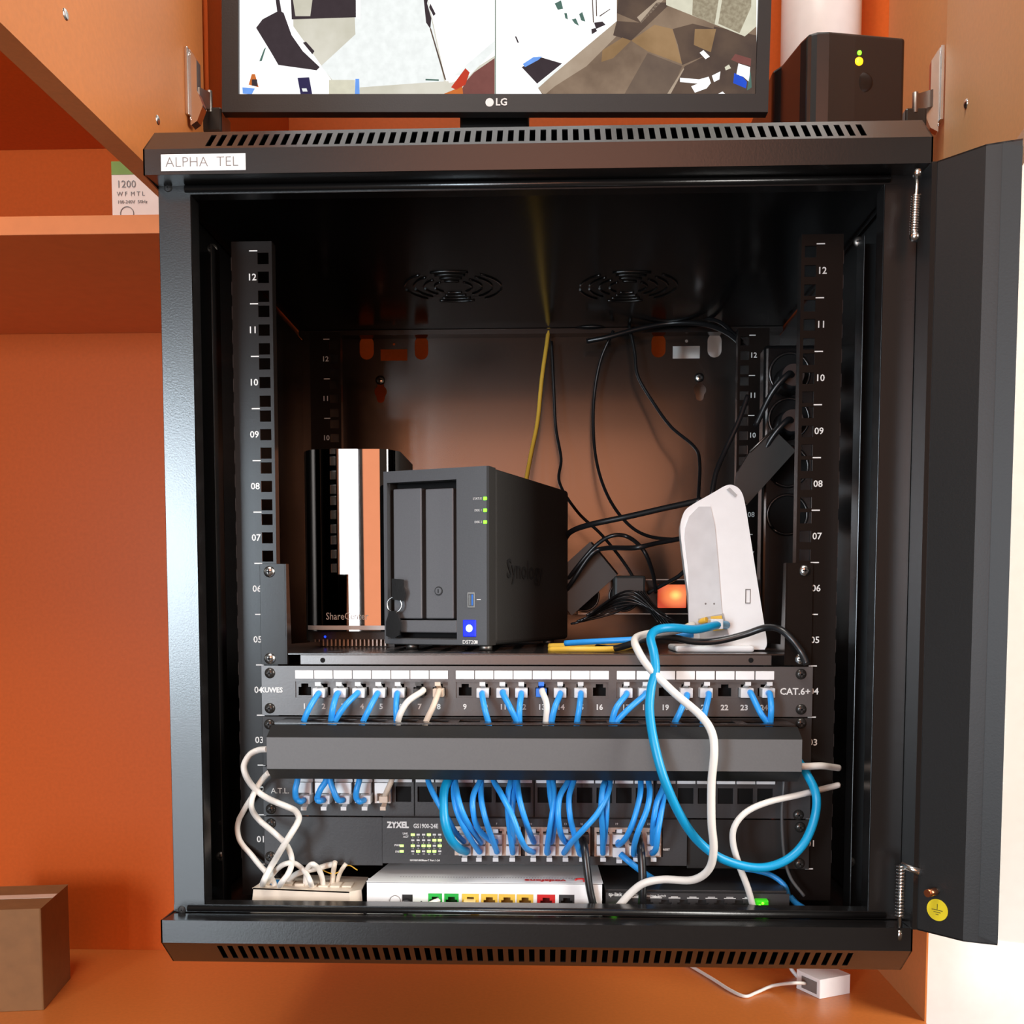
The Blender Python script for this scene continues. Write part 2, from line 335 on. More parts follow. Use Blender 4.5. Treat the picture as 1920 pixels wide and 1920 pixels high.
# ================================================================== NETWORK CABINET
FY = -0.060
rack = thing('network_cabinet', 'open black steel wall network cabinet with twelve numbered units', 'network cabinet', (0, 0.1, -0.068))
def cover_part(name, zf0, zf1, zb, top, xr):
    """cap extruded along x: front face zf0..zf1 at y=-.085, slotted bevel back to zb at y=-.06"""
    b = MB(); H = 0.302; t = 0.0012; yf = -0.085
    b.box(-H, H, yf, yf+t, zf0, zf1)
    z1 = zf1 if top else zf0
    d = Vector((0, 0.025, zb-z1)); ln = d.length
    if top: M = frame((0, yf, z1), (1,0,0), Vector((0, -d.z, d.y))*-1, d)
    else:   M = frame((0, yf, z1), (1,0,0), Vector((0, -d.z, d.y)), d)
    hb = MB(M); n = 61; x0, x1 = xr; holes = []
    for i in range(n):
        x = x0+(x1-x0)*i/(n-1); holes.append((x-0.0022, x+0.0022, ln*0.13, ln*0.80))
    hb.plate(-H, H, 0, ln, 0, 0.001, holes)
    b.v += hb.v and [] ; k = len(b.v); b.v += hb.v; b.f += [[k+i for i in f] for f in hb.f]; b.m += hb.m; b.sm += hb.sm
    b.box(-H, H, -0.06, 0.425, zb-(t if top else 0), zb+(0 if top else t))
    zi = zf0 if top else zf1; zj = FY
    b.add([(-H, yf, zi), (H, yf, zi), (H, -0.058, zi+(0.0015 if top else -0.001)), (-H, -0.058, zi+(0.0015 if top else -0.001))], [(0,1,2,3)])
    for s in (-1, 1):
        pr = [(s*H, yf, zf0), (s*H, yf, zf1), (s*H, -0.06, zb), (s*H, 0.425, zb), (s*H, 0.425, zf0 if top else zf1)] if top else [(s*H, yf, zf1), (s*H, yf, zf0), (s*H, -0.06, zb), (s*H, 0.425, zb), (s*H, 0.425, zf1)]
        b.prism(pr, (-s*0.0012, 0, 0))
    return b.build(name, BLACK, rack)
topc = cover_part('top_cover', 0.5630, 0.5823, 0.6058, True, (W(398, 255, -0.07).x, W(1612, 252, -0.07).x))
botc = cover_part('bottom_cover', -0.0442, -0.0256, -0.0682, False, (W(420, 1785, -0.07).x, W(1587, 1800, -0.07).x))
# sticker on the top cover
a = W(302, 321, -0.0855); c = W(460, 287, -0.0855); st = MB(); st.box(a.x, c.x, -0.0855, -0.0850, a.z, c.z)
st = st.build('name_sticker', PAPER, topc, bevel=0.0012, seg=3); st['label'] = 'white name sticker at the left end'
b = MB(); b.text('ALPHA  TEL', ((a.x+c.x)/2-0.001, -0.0856, (a.z+c.z)/2), 0.0108, sx=1.02, bold=-0.00016); b.build('sticker_lettering', GREYINK, st)
# shell
MB().box(-0.300, -0.2988, -0.058, 0.42, -0.0256, 0.5650).build('side_panel', BLACK, rack)
MB().box(0.2988, 0.300, -0.058, 0.42, -0.0256, 0.5650).build('side_panel', BLACK, rack)
ceil = MB().box(-0.2988, 0.2988, -0.045, 0.4185, 0.572, 0.574).build('ceiling_plate', GLOSSB, rack)
for px in (850, 1178):
    cc = Wz(px, 538, 0.572); b = MB()
    for R_ in (0.020, 0.031, 0.042, 0.052):
        for k in range(6):
            a0 = k*60+8; pts = [Vector((cc.x+R_*math.cos(math.radians(a0+44*i/8)), cc.y+R_*math.sin(math.radians(a0+44*i/8)), 0.5718)) for i in range(9)]
            b.tube(pts, 0.0012, 6, curve=False)
    b.build('fan_knockout', BLACK, ceil)
flo = MB().box(-0.2988, 0.2988, -0.045, 0.4185, -0.047, -0.0445).build('floor_plate', BLACK, rack)
def PXZ(px, py, y=0.42): p = W(px, py, y); return (p.x, p.z)
def stad_px(x0, x1, y0, y1): a = PXZ(x0, y1); c = PXZ(x1, y0); return stadium(a[0], c[0], a[1], c[1])
def rect_px(x0, x1, y0, y1): a = PXZ(x0, y1); c = PXZ(x1, y0); return [(a[0],a[1]),(c[0],a[1]),(c[0],c[1]),(a[0],c[1])]
def key_px(x, y):
    cx, cz = PXZ(x, y); r = 0.0078
    return circ(cx, cz, r, 16, -45, 60)+circ(cx, cz+0.0095, 0.0042, 8, 0, 180)+circ(cx, cz, r, 16, 120, 225)+circ(cx, cz-0.0090, 0.0048, 10, 180, 360)
hl = [stad_px(675,701,631,675), rect_px(714,764,655,677), stad_px(778,803,631,675), stad_px(1221,1248,627,671), rect_px(1261,1312,649,673), stad_px(1326,1353,626,671), key_px(714,735), key_px(1312,731), circ(*PXZ(1287,640), 0.002, 10), circ(*PXZ(739,646), 0.0016, 10)]
bp = MB(); bp.fill([(-0.2988,-0.0445),(0.2988,-0.0445),(0.2988,0.5735),(-0.2988,0.5735)], hl, 0.4185, 0.4200)
bp = bp.build('back_plate', BACKP, rack)
screw(bp, W(713, 713, 0.4180), 0.0062, STEEL, 0.003, name='mounting_bolt'); screw(bp, W(1311, 708, 0.4180), 0.0062, STEEL, 0.003, name='mounting_bolt')
# front frame
b = MB(); b.box(-0.300, -0.2735, FY, FY+0.0012, -0.0256, 0.5650); b.box(-0.2747, -0.2735, FY, FY+0.018, -0.020, 0.5575)
fl = b.build('frame_post', BLACK, rack, bevel=0.0004)
b = MB(); b.box(0.2740, 0.300, FY, FY+0.0012, -0.0256, 0.5650); b.box(0.2740, 0.2752, FY, FY+0.018, -0.020, 0.5575)
fr = b.build('frame_post', BLACK, rack, bevel=0.0004)
MB().box(-0.284, 0.284, FY-0.0004, FY+0.012, 0.5575, 0.5648).cyl((-0.278, FY-0.001, 0.5615), (0.278, FY-0.001, 0.5615), 0.0028, 14).build('frame_rail', BLACK, rack)
MB().box(-0.300, 0.300, FY-0.0002, FY+0.014, -0.0256, -0.0195).cyl((-0.288, FY-0.001, -0.0225), (0.288, FY-0.001, -0.0225), 0.0026, 14).build('frame_rail', BLACK, rack)
for px, py in ((315, 352), (341, 1706)): screw(fl, W(px, py, FY-0.0002), 0.0034, INK, 0.0012, name='frame_screw')
# posts and rails
for s in (-1, 1):
    b = MB(); x0, x1 = sorted((s*0.2985, s*0.277)); b.box(x0, x1, 0.02, 0.0215, -0.04, 0.540)
    e0, e1 = sorted((s*0.277, s*0.2782)); b.box(e0, e1, 0.0, 0.0215, -0.04, 0.540)
    po = b.build('corner_post', BLACK, rack, bevel=0.0004)
    pts = ((398,467),(400,541),(414,1606),(413,1543)) if s < 0 else ((1610,454),(1616,530),(1594,1616),(1597,1548))
    for i, (px, py) in enumerate(pts): screw(po, W(px, py, 0.0197), 0.0046 if i in (0,2) else 0.002, DSTEEL if i in (0,2) else INK, 0.0025 if i in (0,2) else 0.0005)
def rail(yr, s, front):
    b = MB(); holes = []
    for u in range(12):
        for zz in (6.35, 22.22, 38.1):
            z = u*U+zz/1000; a, c = sorted((s*0.2278, s*0.2375)); holes.append((a, c, z-0.0048, z+0.0048))
    a, c = sorted((s*0.225, s*0.2600)); z0, z1 = -0.028, 12*U+0.008
    b.plate(a, c, z0, z1, yr, yr+0.002, holes)
    a, c = sorted((s*0.2585, s*0.2600)); b.box(a, c, yr+0.002, yr+0.045, z0, z1)
    a, c = sorted((s*0.225, s*0.2265)); b.box(a, c, yr+0.002, yr+0.012, z0, z1)
    r = b.build('mounting_rail', RAILB, rack)
    b = MB()
    for u in range(13):
        z = u*U; a, c = sorted((s*0.2445, s*0.2375)); b.box(a, c, yr-0.0002, yr, z-0.0005, z+0.0005)
        if u < 12: b.text('%02d' % (u+1), (s*0.2425, yr-0.0001, z+0.0222), 0.0080, bold=0.0001)
    b.build('rail_numbers', PRINT, r)
    if front:
        b = MB()
        for k in range(26):
            z = 0.005+k*0.0205; a, c = sorted((s*0.2600, s*0.2607)); b.box(a, c, yr+0.001, yr+0.006, z, z+0.011)
        b.build('rail_slots', DGREY, r)
for s in (-1, 1): rail(0.0, s, True); rail(0.2924, s, False)
# side ventilation slots at the lower left
b = MB()
for i in range(5): b.box(-0.2988, -0.2982, 0.16+i*0.018, 0.166+i*0.018, 0.0, 0.045)
b.build('side_slots', DYEL, rack)
# cross brace at back
MB().box(-0.2985, 0.2985, 0.400, 0.4183, 0.5655, 0.5715).build('rear_brace', BLACK, rack)
# cabinet door: steel strip and glass
zt, zb = 0.5625, -0.0255
D0 = [Vector((0.3008,-0.0615,0)), Vector((0.3040,-0.0900,0)), Vector((0.3285,-0.1170,0)), Vector((0.3378,-0.1208,0)), Vector((0.3508,-0.1255,0))]
off = [Vector((0.012,0.0,0)), Vector((0.011,0.004,0)), Vector((0.008,0.010,0)), Vector((0.006,0.012,0)), Vector((0.005,0.013,0))]
b = MB(); poly = [Vector(p) for p in D0]+[D0[i]+off[i]*0.15 for i in range(4,-1,-1)]
b.prism([p+Vector((0,0,zb)) for p in poly], (0,0,zt-zb))
gdoor = b.build('door', CHAR, rack, bevel=0.0003); gdoor['label'] = 'black steel and glass door swung open to the right'
MB().box(0.3001, 0.3064, -0.0890, -0.0450, zb, zt).build('hinge_edge', BLACK, gdoor)
# outer skin, lip, slotted end plates
b = MB(); poly = [D0[i]+off[i] for i in range(5)]+[D0[i]+off[i]*1.12 for i in range(4,-1,-1)]
b.prism([p+Vector((0,0,zb)) for p in poly], (0,0,zt-zb)); b.build('door_skin', BLACK, gdoor)
b = MB(); p, q = D0[3]+Vector((0.0005,-0.0010,0)), D0[4]+Vector((-0.0008,-0.0022,0)); 
b.prism([p+Vector((0,0,zb+0.006)), q+Vector((0,0,zb+0.002)), q+Vector((0.001,0.004,zb+0.002)), p+Vector((0.001,0.002,zb+0.006))], (0,0,zt-zb-0.008)); b.build('door_lip', CHAR, gdoor)
for zz in (zt-0.0012, zb):
    b = MB()
    for i in range(4):
        A, B_, C_, D_ = D0[i], D0[i+1], D0[i+1]+off[i+1], D0[i]+off[i]
        def lerp(u, v): return (A*(1-u)+B_*u)*(1-v)+(D_*(1-u)+C_*u)*v
        us = [0, 0.3, 0.7, 1]; vs_ = [0, 0.3, 0.72, 1]
        for iu in range(3):
            for iv in range(3):
                if iu == 1 and iv == 1 and i > 0: continue
                q4 = [lerp(us[iu],vs_[iv]), lerp(us[iu+1],vs_[iv]), lerp(us[iu+1],vs_[iv+1]), lerp(us[iu],vs_[iv+1])]
                b.prism([v+Vector((0,0,zz)) for v in q4], (0,0,0.0012))
    b.build('door_end_plate', BLACK, gdoor)
g0 = D0[4]+Vector((0.001,0.003,0)); g1 = Vector((0.715,-0.270,0)); gn = Vector((-(g1-g0).y,(g1-g0).x,0)).normalized()*0.002
b = MB(); b.prism([g0+Vector((0,0,zb+0.003)), g1+Vector((0,0,zb+0.003)), g1+gn*2+Vector((0,0,zb+0.003)), g0+gn*2+Vector((0,0,zb+0.003))], (0,0,zt-zb-0.006)); b.build('glass_pane', GLASS, gdoor)
b = MB(); gd = (g1-g0).normalized(); b.prism([g1+Vector((0,0,zb)), g1+gd*0.04+Vector((0,0,zb)), g1+gd*0.04+gn*6+Vector((0,0,zb)), g1+gn*6+Vector((0,0,zb))], (0,0,zt-zb)); b.build('door_lock_stile', BLACK, gdoor)
def dpt(px, py):  # point on the strip between D0[1] and D0[2]
    e = (D0[2]-D0[1]).normalized(); N_ = Vector((e.y,-e.x,0)); N_ = N_ if N_.y < 0 else -N_
    d = RC @ Vector(((px-960)/F_PX, 1.0, -(py-PY)/F_PX)); t = (D0[1]-CAM).dot(N_)/d.dot(N_); return CAM+d*t, N_, e
p, N_, e = dpt(1758, 1706)
b = MB(); b.cyl(p+N_*0.0001, p+N_*0.0006, 0.0085, 28); es = b.build('ground_sticker', STICK, gdoor); es['label'] = 'round yellow earth symbol sticker'
b = MB(frame(p+N_*0.0007, e, -N_, (0,0,1))); b.box(-0.0002,0.0002,-0.0002,0,0.0,0.0048)
for i, w in enumerate((0.0044, 0.0028, 0.0012)): b.box(-w, w, -0.0002, 0, -0.0002-i*0.0017, 0.0002-i*0.0017)
b.build('earth_symbol', INK, es)
p, N_, e = dpt(1758, 1670); b = MB(); b.cyl(p, p+N_*0.004, 0.0022, 14); b.cyl(p+N_*0.004, p+N_*0.012+Vector((-0.002,0,0)), 0.0030, 16, 1); gb = b.build('ground_stud', [DSTEEL, COPPER], gdoor); gb['label'] = 'copper grounding stud'
# spring hinges of the door
def spring(px0, py0, px1, py1, up):
    y = -0.083; a = W(px0, py0, y); c = W(px1, py1, y); b = MB(); n = 260; turns = 16; L_ = (c-a)
    b.tube([a+L_*(i/n)+Vector((0.0030*math.cos(2*math.pi*turns*i/n), 0.0030*math.sin(2*math.pi*turns*i/n), 0)) for i in range(n+1)], 0.00085, 6, curve=False)
    sp2 = b.build('hinge_spring', STEEL, rack)
    b = MB(); e = a-L_.normalized()*0.018
    b.cyl(e, c, 0.0018, 12)
    if up: b.dome(c+Vector((0,-0.001,-0.002)), 0.0042, 0.0042, (0,-1,0)); b.dome(c+Vector((0,-0.001,-0.002)), 0.0042, 0.003, (0,1,0)); b.cyl(e+Vector((0,0,0.0)), e+Vector((0,0,-0.005)), 0.0032, 14)
    else:
        b.cyl(c, c+Vector((0.0115,-0.010,-0.003)), 0.0026, 14); b.cyl(e, e+Vector((0,0,0.008)), 0.0026, 12)
    b.build('hinge_pin', STEEL, sp2)
spring(1718, 365, 1714, 440, True); spring(1687, 1720, 1690, 1622, False)
# ================================================================== TOP: monitor, power unit
MYF = 0.140
mo = W(416, 210, MYF); me_ = W(1440, 210, MYF); mx_ = (me_-mo).normalized(); mz_ = Vector((-mx_.z, 0, mx_.x)); mw = (me_-mo).length
MM = frame(mo, mx_, (0,1,0), mz_)
MI = MM.inverted()
def ml(px, py): v = MI @ W(px, py, MYF); return v.x, v.z
mon = thing('monitor', 'wide monitor with thin black bezel showing two security camera views above the cabinet', 'monitor', (mo.x+mw/2, 0.16, 0.6065))
MH = 0.325; lx, lz = ml(447, 176); rx, rz = ml(1417, 176); bz_ = (lz+rz)/2
b = MB(MM); b.plate(0, mw, 0, MH, 0, 0.012, [(lx, rx, bz_, MH-0.008)]); b.box(0.01, mw-0.01, 0.012, 0.034, 0.01, MH-0.01)
bz = b.build('bezel', CHAR, mon, bevel=0.0012)
def em(name, rgb, s=1.0, var=0.03, scale=120, two=None):
    m = bpy.data.materials.new(name); m.use_nodes = True; N = m.node_tree.nodes; L = m.node_tree.links; N.remove(N['Principled BSDF'])
    e = N.new('ShaderNodeEmission'); t = N.new('ShaderNodeTexCoord'); n = N.new('ShaderNodeTexNoise'); n.inputs['Scale'].default_value = scale; n.inputs['Detail'].default_value = 4
    r = N.new('ShaderNodeValToRGB'); c = s2l(rgb); d = s2l(two) if two else tuple(v*(1-var*3) for v in c)
    r.color_ramp.elements[0].position = 0.35; r.color_ramp.elements[1].position = 0.65
    r.color_ramp.elements[0].color = d+(1,); r.color_ramp.elements[1].color = c+(1,); e.inputs['Strength'].default_value = s
    L.new(t.outputs['Object'], n.inputs['Vector']); L.new(n.outputs['Fac'], r.inputs[0]); L.new(r.outputs[0], e.inputs[0]); L.new(e.outputs[0], N['Material Output'].inputs[0]); return m
SM = [em('screen_white', (255,255,255), 1.3, 0.0), em('screen_floor_grey', (226,222,208), 1.0, two=(206,202,184), scale=25), em('screen_pale', (246,250,248), 1.05), em('screen_dark', (68,58,62), 1.0),
      em('screen_wood', (150,128,108), 1.0, two=(122,102,86), scale=30), em('screen_wood_dark', (104,86,74), 1.0, two=(84,70,64), scale=30), em('screen_wood_tan', (166,134,98), 1.0, two=(146,116,82), scale=30),
      em('screen_red', (205,70,50)), em('screen_maroon', (132,84,78)), em('screen_blue', (50,90,215)), em('screen_navy', (58,52,88)), em('screen_blind', (176,166,142), 1.0, two=(150,138,116), scale=300),
      em('screen_green', (90,120,110)), em('screen_orange', (215,120,60)), em('screen_light_wood', (186,168,148), 1.0, two=(168,148,128), scale=30), em('screen_sky', (120,170,250)), em('screen_cream', (226,222,200)), em('screen_wood_mid', (122,104,90), 1.0, two=(106,90,80), scale=30)]
sb = MB(MM)
def sp_(pts, mi, layer=1):
    P = [ml(*p) for p in pts]; n = len(P); y = 0.0042-0.00006*layer
    ar = sum(P[i][0]*P[(i+1)%n][1]-P[(i+1)%n][0]*P[i][1] for i in range(n))
    if ar < 0: P.reverse()
    sb.add([(p[0], y, p[1]) for p in P], [tuple(range(n))], mi)
def sclip(pts): return [(min(max(x, 447.5), 1415.5), min(y, 175.4)) for x, y in pts]
T_ = -340
sb.box(lx-0.001, rx+0.001, 0.0044, 0.0054, bz_-0.001, MH-0.007, 0)
# left camera view
sp_([(545,-120),(930,-120),(930,175),(640,175),(605,125),(548,45)], 1, 1)
sp_([(660,-60),(790,-60),(832,150),(640,168),(600,120),(665,60)], 2, 2)
sp_([(790,-60),(928,-60),(928,100),(850,150),(836,152)], 0, 3)
sp_([(538,-140),(665,-140),(666,28),(545,32)], 3, 3)
sp_([(545,-20),(586,-20),(580,26),(552,26)], 1, 4)
sp_([(665,-120),(674,-120),(674,32),(666,30)], 0, 4)
sp_([(478,48),(490,32),(522,15),(530,20),(545,62),(566,92),(598,122),(592,128),(520,118),(505,92)], 3, 5)
sp_([(508,-60),(513,-60),(526,18),(518,20)], 3, 5); sp_([(566,76),(572,74),(588,92),(584,98)], 3, 6)
sp_([(493,88),(497,84),(489,110),(484,111)], 12, 5); sp_([(788,-60),(812,-60),(800,2),(808,30),(806,50),(798,38)], 3, 5)
sp_([(806,2),(816,22),(812,26),(804,10)], 3, 6); sp_([(805,50),(807,48),(836,146),(833,146)], 5, 6)
sp_([(556,142),(578,141),(584,174),(562,175)], 10, 5); sp_([(564,162),(573,162),(575,168),(566,168)], 2, 6)
sp_([(665,144),(672,144),(673,175),(664,175)], 15, 5); sp_([(615,146),(664,146),(664,175),(615,175)], 16, 4)
sp_([(470,135),(476,135),(483,160),(464,155)], 13, 5); sp_([(470,145),(480,145),(481,158),(470,157)], 3, 6); sp_([(452,160),(476,162),(470,173),(453,172)], 15, 5)
sp_([(673,160),(840,148),(850,175),(673,175)], 1, 4)
sp_([(927,105),(927,175),(860,175),(872,150),(888,132)], 8, 5); sp_([(845,160),(872,124),(880,132),(872,155),(855,165)], 7, 6)
sp_([(832,172),(866,158),(868,175),(834,175)], 13, 6); sp_([(797,144),(822,145),(822,148),(797,147)], 12, 6)
sp_([(850,138),(927,72),(927,90),(880,138)], 2, 5); sp_([(927.5,-340),(928.7,-340),(928.7,175),(927.5,175)], 12, 8)
# right camera view
sp_([(1157,-340),(1420,-340),(1420,175),(1018,175),(1008,160),(1157,35)], 4, 1)
sp_([(1160,-10),(1240,-10),(1200,38),(1157,20)], 5, 2); sp_([(1195,28),(1232,-4),(1240,-10),(1250,-10),(1203,39)], 14, 3)
sp_([(1157,35),(1200,38),(1232,0),(1260,0),(1184,72),(1150,62)], 5, 3)
sp_([(1008,160),(1157,35),(1160,60),(1130,90),(1100,120),(1040,158),(1020,175)], 14, 2)
sp_([(1184,72),(1228,42),(1262,50),(1280,116),(1215,92)], 6, 3); sp_([(1130,90),(1168,66),(1184,72),(1150,105),(1128,112)], 6, 3)
sp_([(1262,50),(1300,40),(1342,50),(1335,95),(1280,118),(1272,80)], 5, 3); sp_([(1304,50),(1344,50),(1334,94),(1302,80)], 6, 4)
sp_([(1340,45),(1420,62),(1420,175),(1256,175),(1285,120),(1335,95)], 5, 3)
sp_([(1252,172),(1282,124),(1284,125),(1257,175)], 14, 4); sp_([(1215,95),(1280,120),(1256,175),(1170,175)], 17, 2)
sp_([(1244,-340),(1420,-340),(1420,45),(1398,64),(1250,5)], 16, 4); sp_([(1302,-60),(1358,-60),(1341,42),(1299,24)], 11, 5); sp_([(1364,-60),(1411,-60),(1410,8),(1388,58),(1348,40)], 11, 5)
sp_([(978,122),(1010,102),(1054,115),(1007,153)], 3, 3); sp_([(980,116),(1000,103),(1016,102),(1010,108),(984,122)], 15, 4); sp_([(1007,155),(1052,118),(1057,118),(1008,162)], 2, 4)
sp_([(965,64),(968,64),(973,76),(970,76)], 3, 3); sp_([(1114,38),(1130,36),(1136,42),(1118,50)], 3, 3); sp_([(1109,50),(1117,48),(1120,54),(1110,60)], 3, 3)
for q in ([(1040,2),(1052,-4),(1056,12),(1046,14)], [(1072,32),(1080,30),(1086,44),(1078,40)], [(1086,22),(1092,18),(1098,36),(1090,34)], [(1058,20),(1063,20),(1065,32),(1060,30)]): sp_(q, 12, 3)
sp_([(1108,-60),(1110,-60),(1114,38),(1112,38)], 5, 3); sp_([(1116,-60),(1118,-60),(1120,26),(1118,26)], 5, 3); sp_([(1124,25),(1144,12),(1145,13),(1125,27)], 5, 3)
sp_([(1313,95),(1320,90),(1332,102),(1324,107)], 0, 6); sp_([(1276,142),(1312,145),(1330,140),(1334,152),(1326,162),(1304,170),(1297,158),(1310,153),(1276,150)], 0, 6)
sp_([(1336,138),(1352,130),(1350,145),(1340,150)], 0, 6); sp_([(1360,122),(1368,117),(1372,124),(1362,128)], 16, 6); sp_([(1348,172),(1356,168),(1362,173),(1360,175),(1348,175)], 0, 6)
sp_([(1386,115),(1408,122),(1406,150),(1395,140),(1382,136)], 0, 6); sp_([(1378,133),(1394,140),(1402,150),(1400,162),(1376,152)], 9, 6); sp_([(1372,108),(1380,97),(1410,106),(1409,120),(1386,114)], 8, 5); sp_([(1404,150),(1409,130),(1411,160),(1402,166)], 12, 6)
scr = sb.build('screen', SM, mon); scr['label'] = 'lit screen split into two ceiling camera pictures'
b = MB(MM); x_, z_ = ml(918, 192); b.cyl((x_, -0.0002, z_), (x_, 0.0004, z_), 0.0040, 26); X_, Z_ = ml(929, 192)
b.text('LG', MM @ Vector((X_, -0.0003, Z_)), 0.0095, align='LEFT', X=mx_, Y=mz_, bold=0.0002)
# text already in world space: rebuild matrix-free
tv = b.v
lg = MB(); lg.cyl(MM @ Vector((x_, -0.0002, z_)), MM @ Vector((x_, 0.0004, z_)), 0.0040, 26); lg.text('LG', MM @ Vector((X_, -0.0003, Z_)), 0.0095, align='LEFT', X=mx_, Y=mz_, bold=0.0002)
lg.build('logo', PRINT, bz)
b = MB(); cx = mo.x+mw/2; b.box(cx-0.035, cx+0.035, 0.176, 0.190, 0.618, 0.86); b.build('stand_neck', CHAR, mon, bevel=0.003)
b = MB(); b.box(cx-0.11, cx+0.11, 0.10, 0.27, 0.6061, 0.618); b.build('stand_base', CHAR, mon, bevel=0.004)
# power unit
ups = thing('power_unit', 'black battery power unit with green and amber lights beside the monitor', 'power unit', (0.295, 0.2, 0.6062))
pl = [(0.3485,0.1265),(0.300,0.1195),(0.275,0.1175),(0.264,0.1185),(0.2567,0.1225),(0.2525,0.135),(0.2477,0.1588),(0.2439,0.179),(0.2365,0.186),(0.236,0.30),(0.3485,0.33)]
topz = {}
b = MB(); z0 = 0.6068
zt_ = [0.7655,0.7668,0.7688,0.7688,0.7688,0.7688,0.7688,0.7688,0.767,0.767,0.767]
vs = [(x,y,z0) for x,y in pl]+[(x,y,z) for (x,y),z in zip(pl, zt_)]; n = len(pl)
b.add(vs, [tuple(range(n)), tuple(reversed(range(n, 2*n)))]+[(i, n+i, n+(i+1)%n, (i+1)%n) for i in range(n)])
body = b.build('case', BLACK, ups, bevel=0.003, seg=3)
f_ = lambda px, py: W(px, py, 0.119)
p = f_(1612, 98); MB().dome((p.x, 0.1205, p.z), 0.0022, 0.0025).build('green_led', LGREEN, ups)
p = f_(1611, 114); MB().dome((p.x, 0.1205, p.z), 0.0040, 0.003).build('amber_led', LAMBER, ups)
p = f_(1618, 152); b = MB(); b.dome((p.x, 0.1212, p.z), 0.010, 0.0012); b.build('power_button', GLOSSB, ups)
kn = W(1560, 52, 0.20); tag(MB().dome((kn.x, 0.21, 0.770), 0.013, 0.016, (0,0,1)).ring((kn.x, 0.21, 0.7705), 0.0135, 0.0016, (0,0,1)).build('metal_cap', STEEL), 'small shiny domed metal cap on top of the black power unit', 'cap')
# ================================================================== LOOSE BOXES IN THE CUPBOARD
bx = thing('product_box', 'pale cardboard box lettered 1200 on the left orange shelf', 'box', (-0.41, 0.25, 0.610))
x0 = W(211, 400, 0.20).x; ztop = W(211, 303, 0.20).z
b = MB(); b.box(x0, -0.360, 0.20, 0.34, 0.6103, ztop); b.box(x0, x0+0.03, 0.1996, 0.2005, W(211,328,0.2).z, ztop, 1); pb = b.build('carton', [PALE, LIME], bx)
b = MB()
def tpx(s, px, py, size, mi=0, y=0.1994): p = W(px, py, y); b.text(s, (p.x, y, p.z), size, mi, 'LEFT')
tpx('1200', 218, 346, 0.0105); tpx('W F  M T L', 219, 364, 0.0062); tpx('100-240V  50Hz', 220, 379, 0.0048); p = W(238, 393, 0.1994); b.ring((p.x, 0.1994, p.z-0.004), 0.007, 0.0004); b.build('box_print', GREYINK, pb)
cb = thing('cardboard_box', 'brown cardboard box on the cupboard floor at the lower left corner', 'box', (-0.63, 0.3, ZF))
b = MB(); o_ = Vector((-0.5785, 0.265, ZF+0.0004)); e1 = Vector((-0.017, 0.105, 0)); e2 = Vector((-0.13, -0.02, 0))
b.prism([o_, o_+e1, o_+e1+e2, o_+e2], (0,0,0.121)); cbb = b.build('carton', CARD, cb, bevel=0.002)
b = MB(); b.prism([o_+Vector((0,0,0.1212))+e1*0.42, o_+Vector((0,0,0.1212))+e1*0.58, o_+Vector((0,0,0.1212))+e1*0.58+e2, o_+Vector((0,0,0.1212))+e1*0.42+e2], (0,0,0.0003)); b.build('packing_tape', BEIGE, cbb)
# ================================================================== RACK EQUIPMENT
def PW(px, py, y): return W(px, py, y)
# shelf
sh = thing('rack_shelf', 'black vented rack shelf carrying the storage boxes and white router', 'shelf', (0, 0.12, 4*U))
SZ = 0.1882
hol = []
b = MB()
lp = b; lp.box(-0.2045, 0.2050, -0.0035, -0.0023, 0.1783, 0.1870); lp = lp.build('shelf_lip', LIPG, sh, bevel=0.0005)
b = MB()
for px in (605, 1408): p = PW(px, 1238, -0.0036); b.cyl((p.x, -0.0038, p.z), (p.x, -0.0034, p.z), 0.0022, 16)
b.build('lip_hole', DARK, lp)
MS = frame((0,0,SZ), (1,0,0), (0,0,-1), (0,1,0)); b = MB(MS)
b.plate(-0.2155, 0.2155, -0.0023, 0.26, 0, 0.0012, [(-0.19+i*0.022, -0.176+i*0.022, 0.006+j*0.03, 0.010+j*0.03) for i in range(18) for j in range(8)]); b.build('shelf_deck', BLACK, sh)
for s in (-1, 1):
    b = MB(); a, c = sorted((s*0.2165, s*0.2390)); b.box(a, c, -0.0035, -0.0005, 4*U+0.0006, 6*U-0.0004)
    k = s*0.2170; b.prism([(k,-0.0035,4*U+0.0006),(k,-0.0035,6*U-0.0004),(k,0.006,6*U-0.0004),(k,0.012,0.1960),(k,0.26,0.1920),(k,0.26,4*U+0.0006)], (-s*0.0012,0,0))
    ear = b.build('shelf_bracket', RAILB, sh, bevel=0.0003)
    for px, py in (((505,1072),(506,1235)) if s < 0 else ((1509,1070),(1501,1236))): p = PW(px, py, -0.0036); screw(ear, (p.x, -0.0036, p.z), 0.0050, STEEL, 0.0028, label='bright steel screw')
# generic port jack cut shape
def screws_for(par, pts, y=-0.0052, m=None):
    for px, py in pts: p = PW(px, py, y); screw(par, (p.x, y, p.z), 0.0047, m or DSCREW, 0.0026)
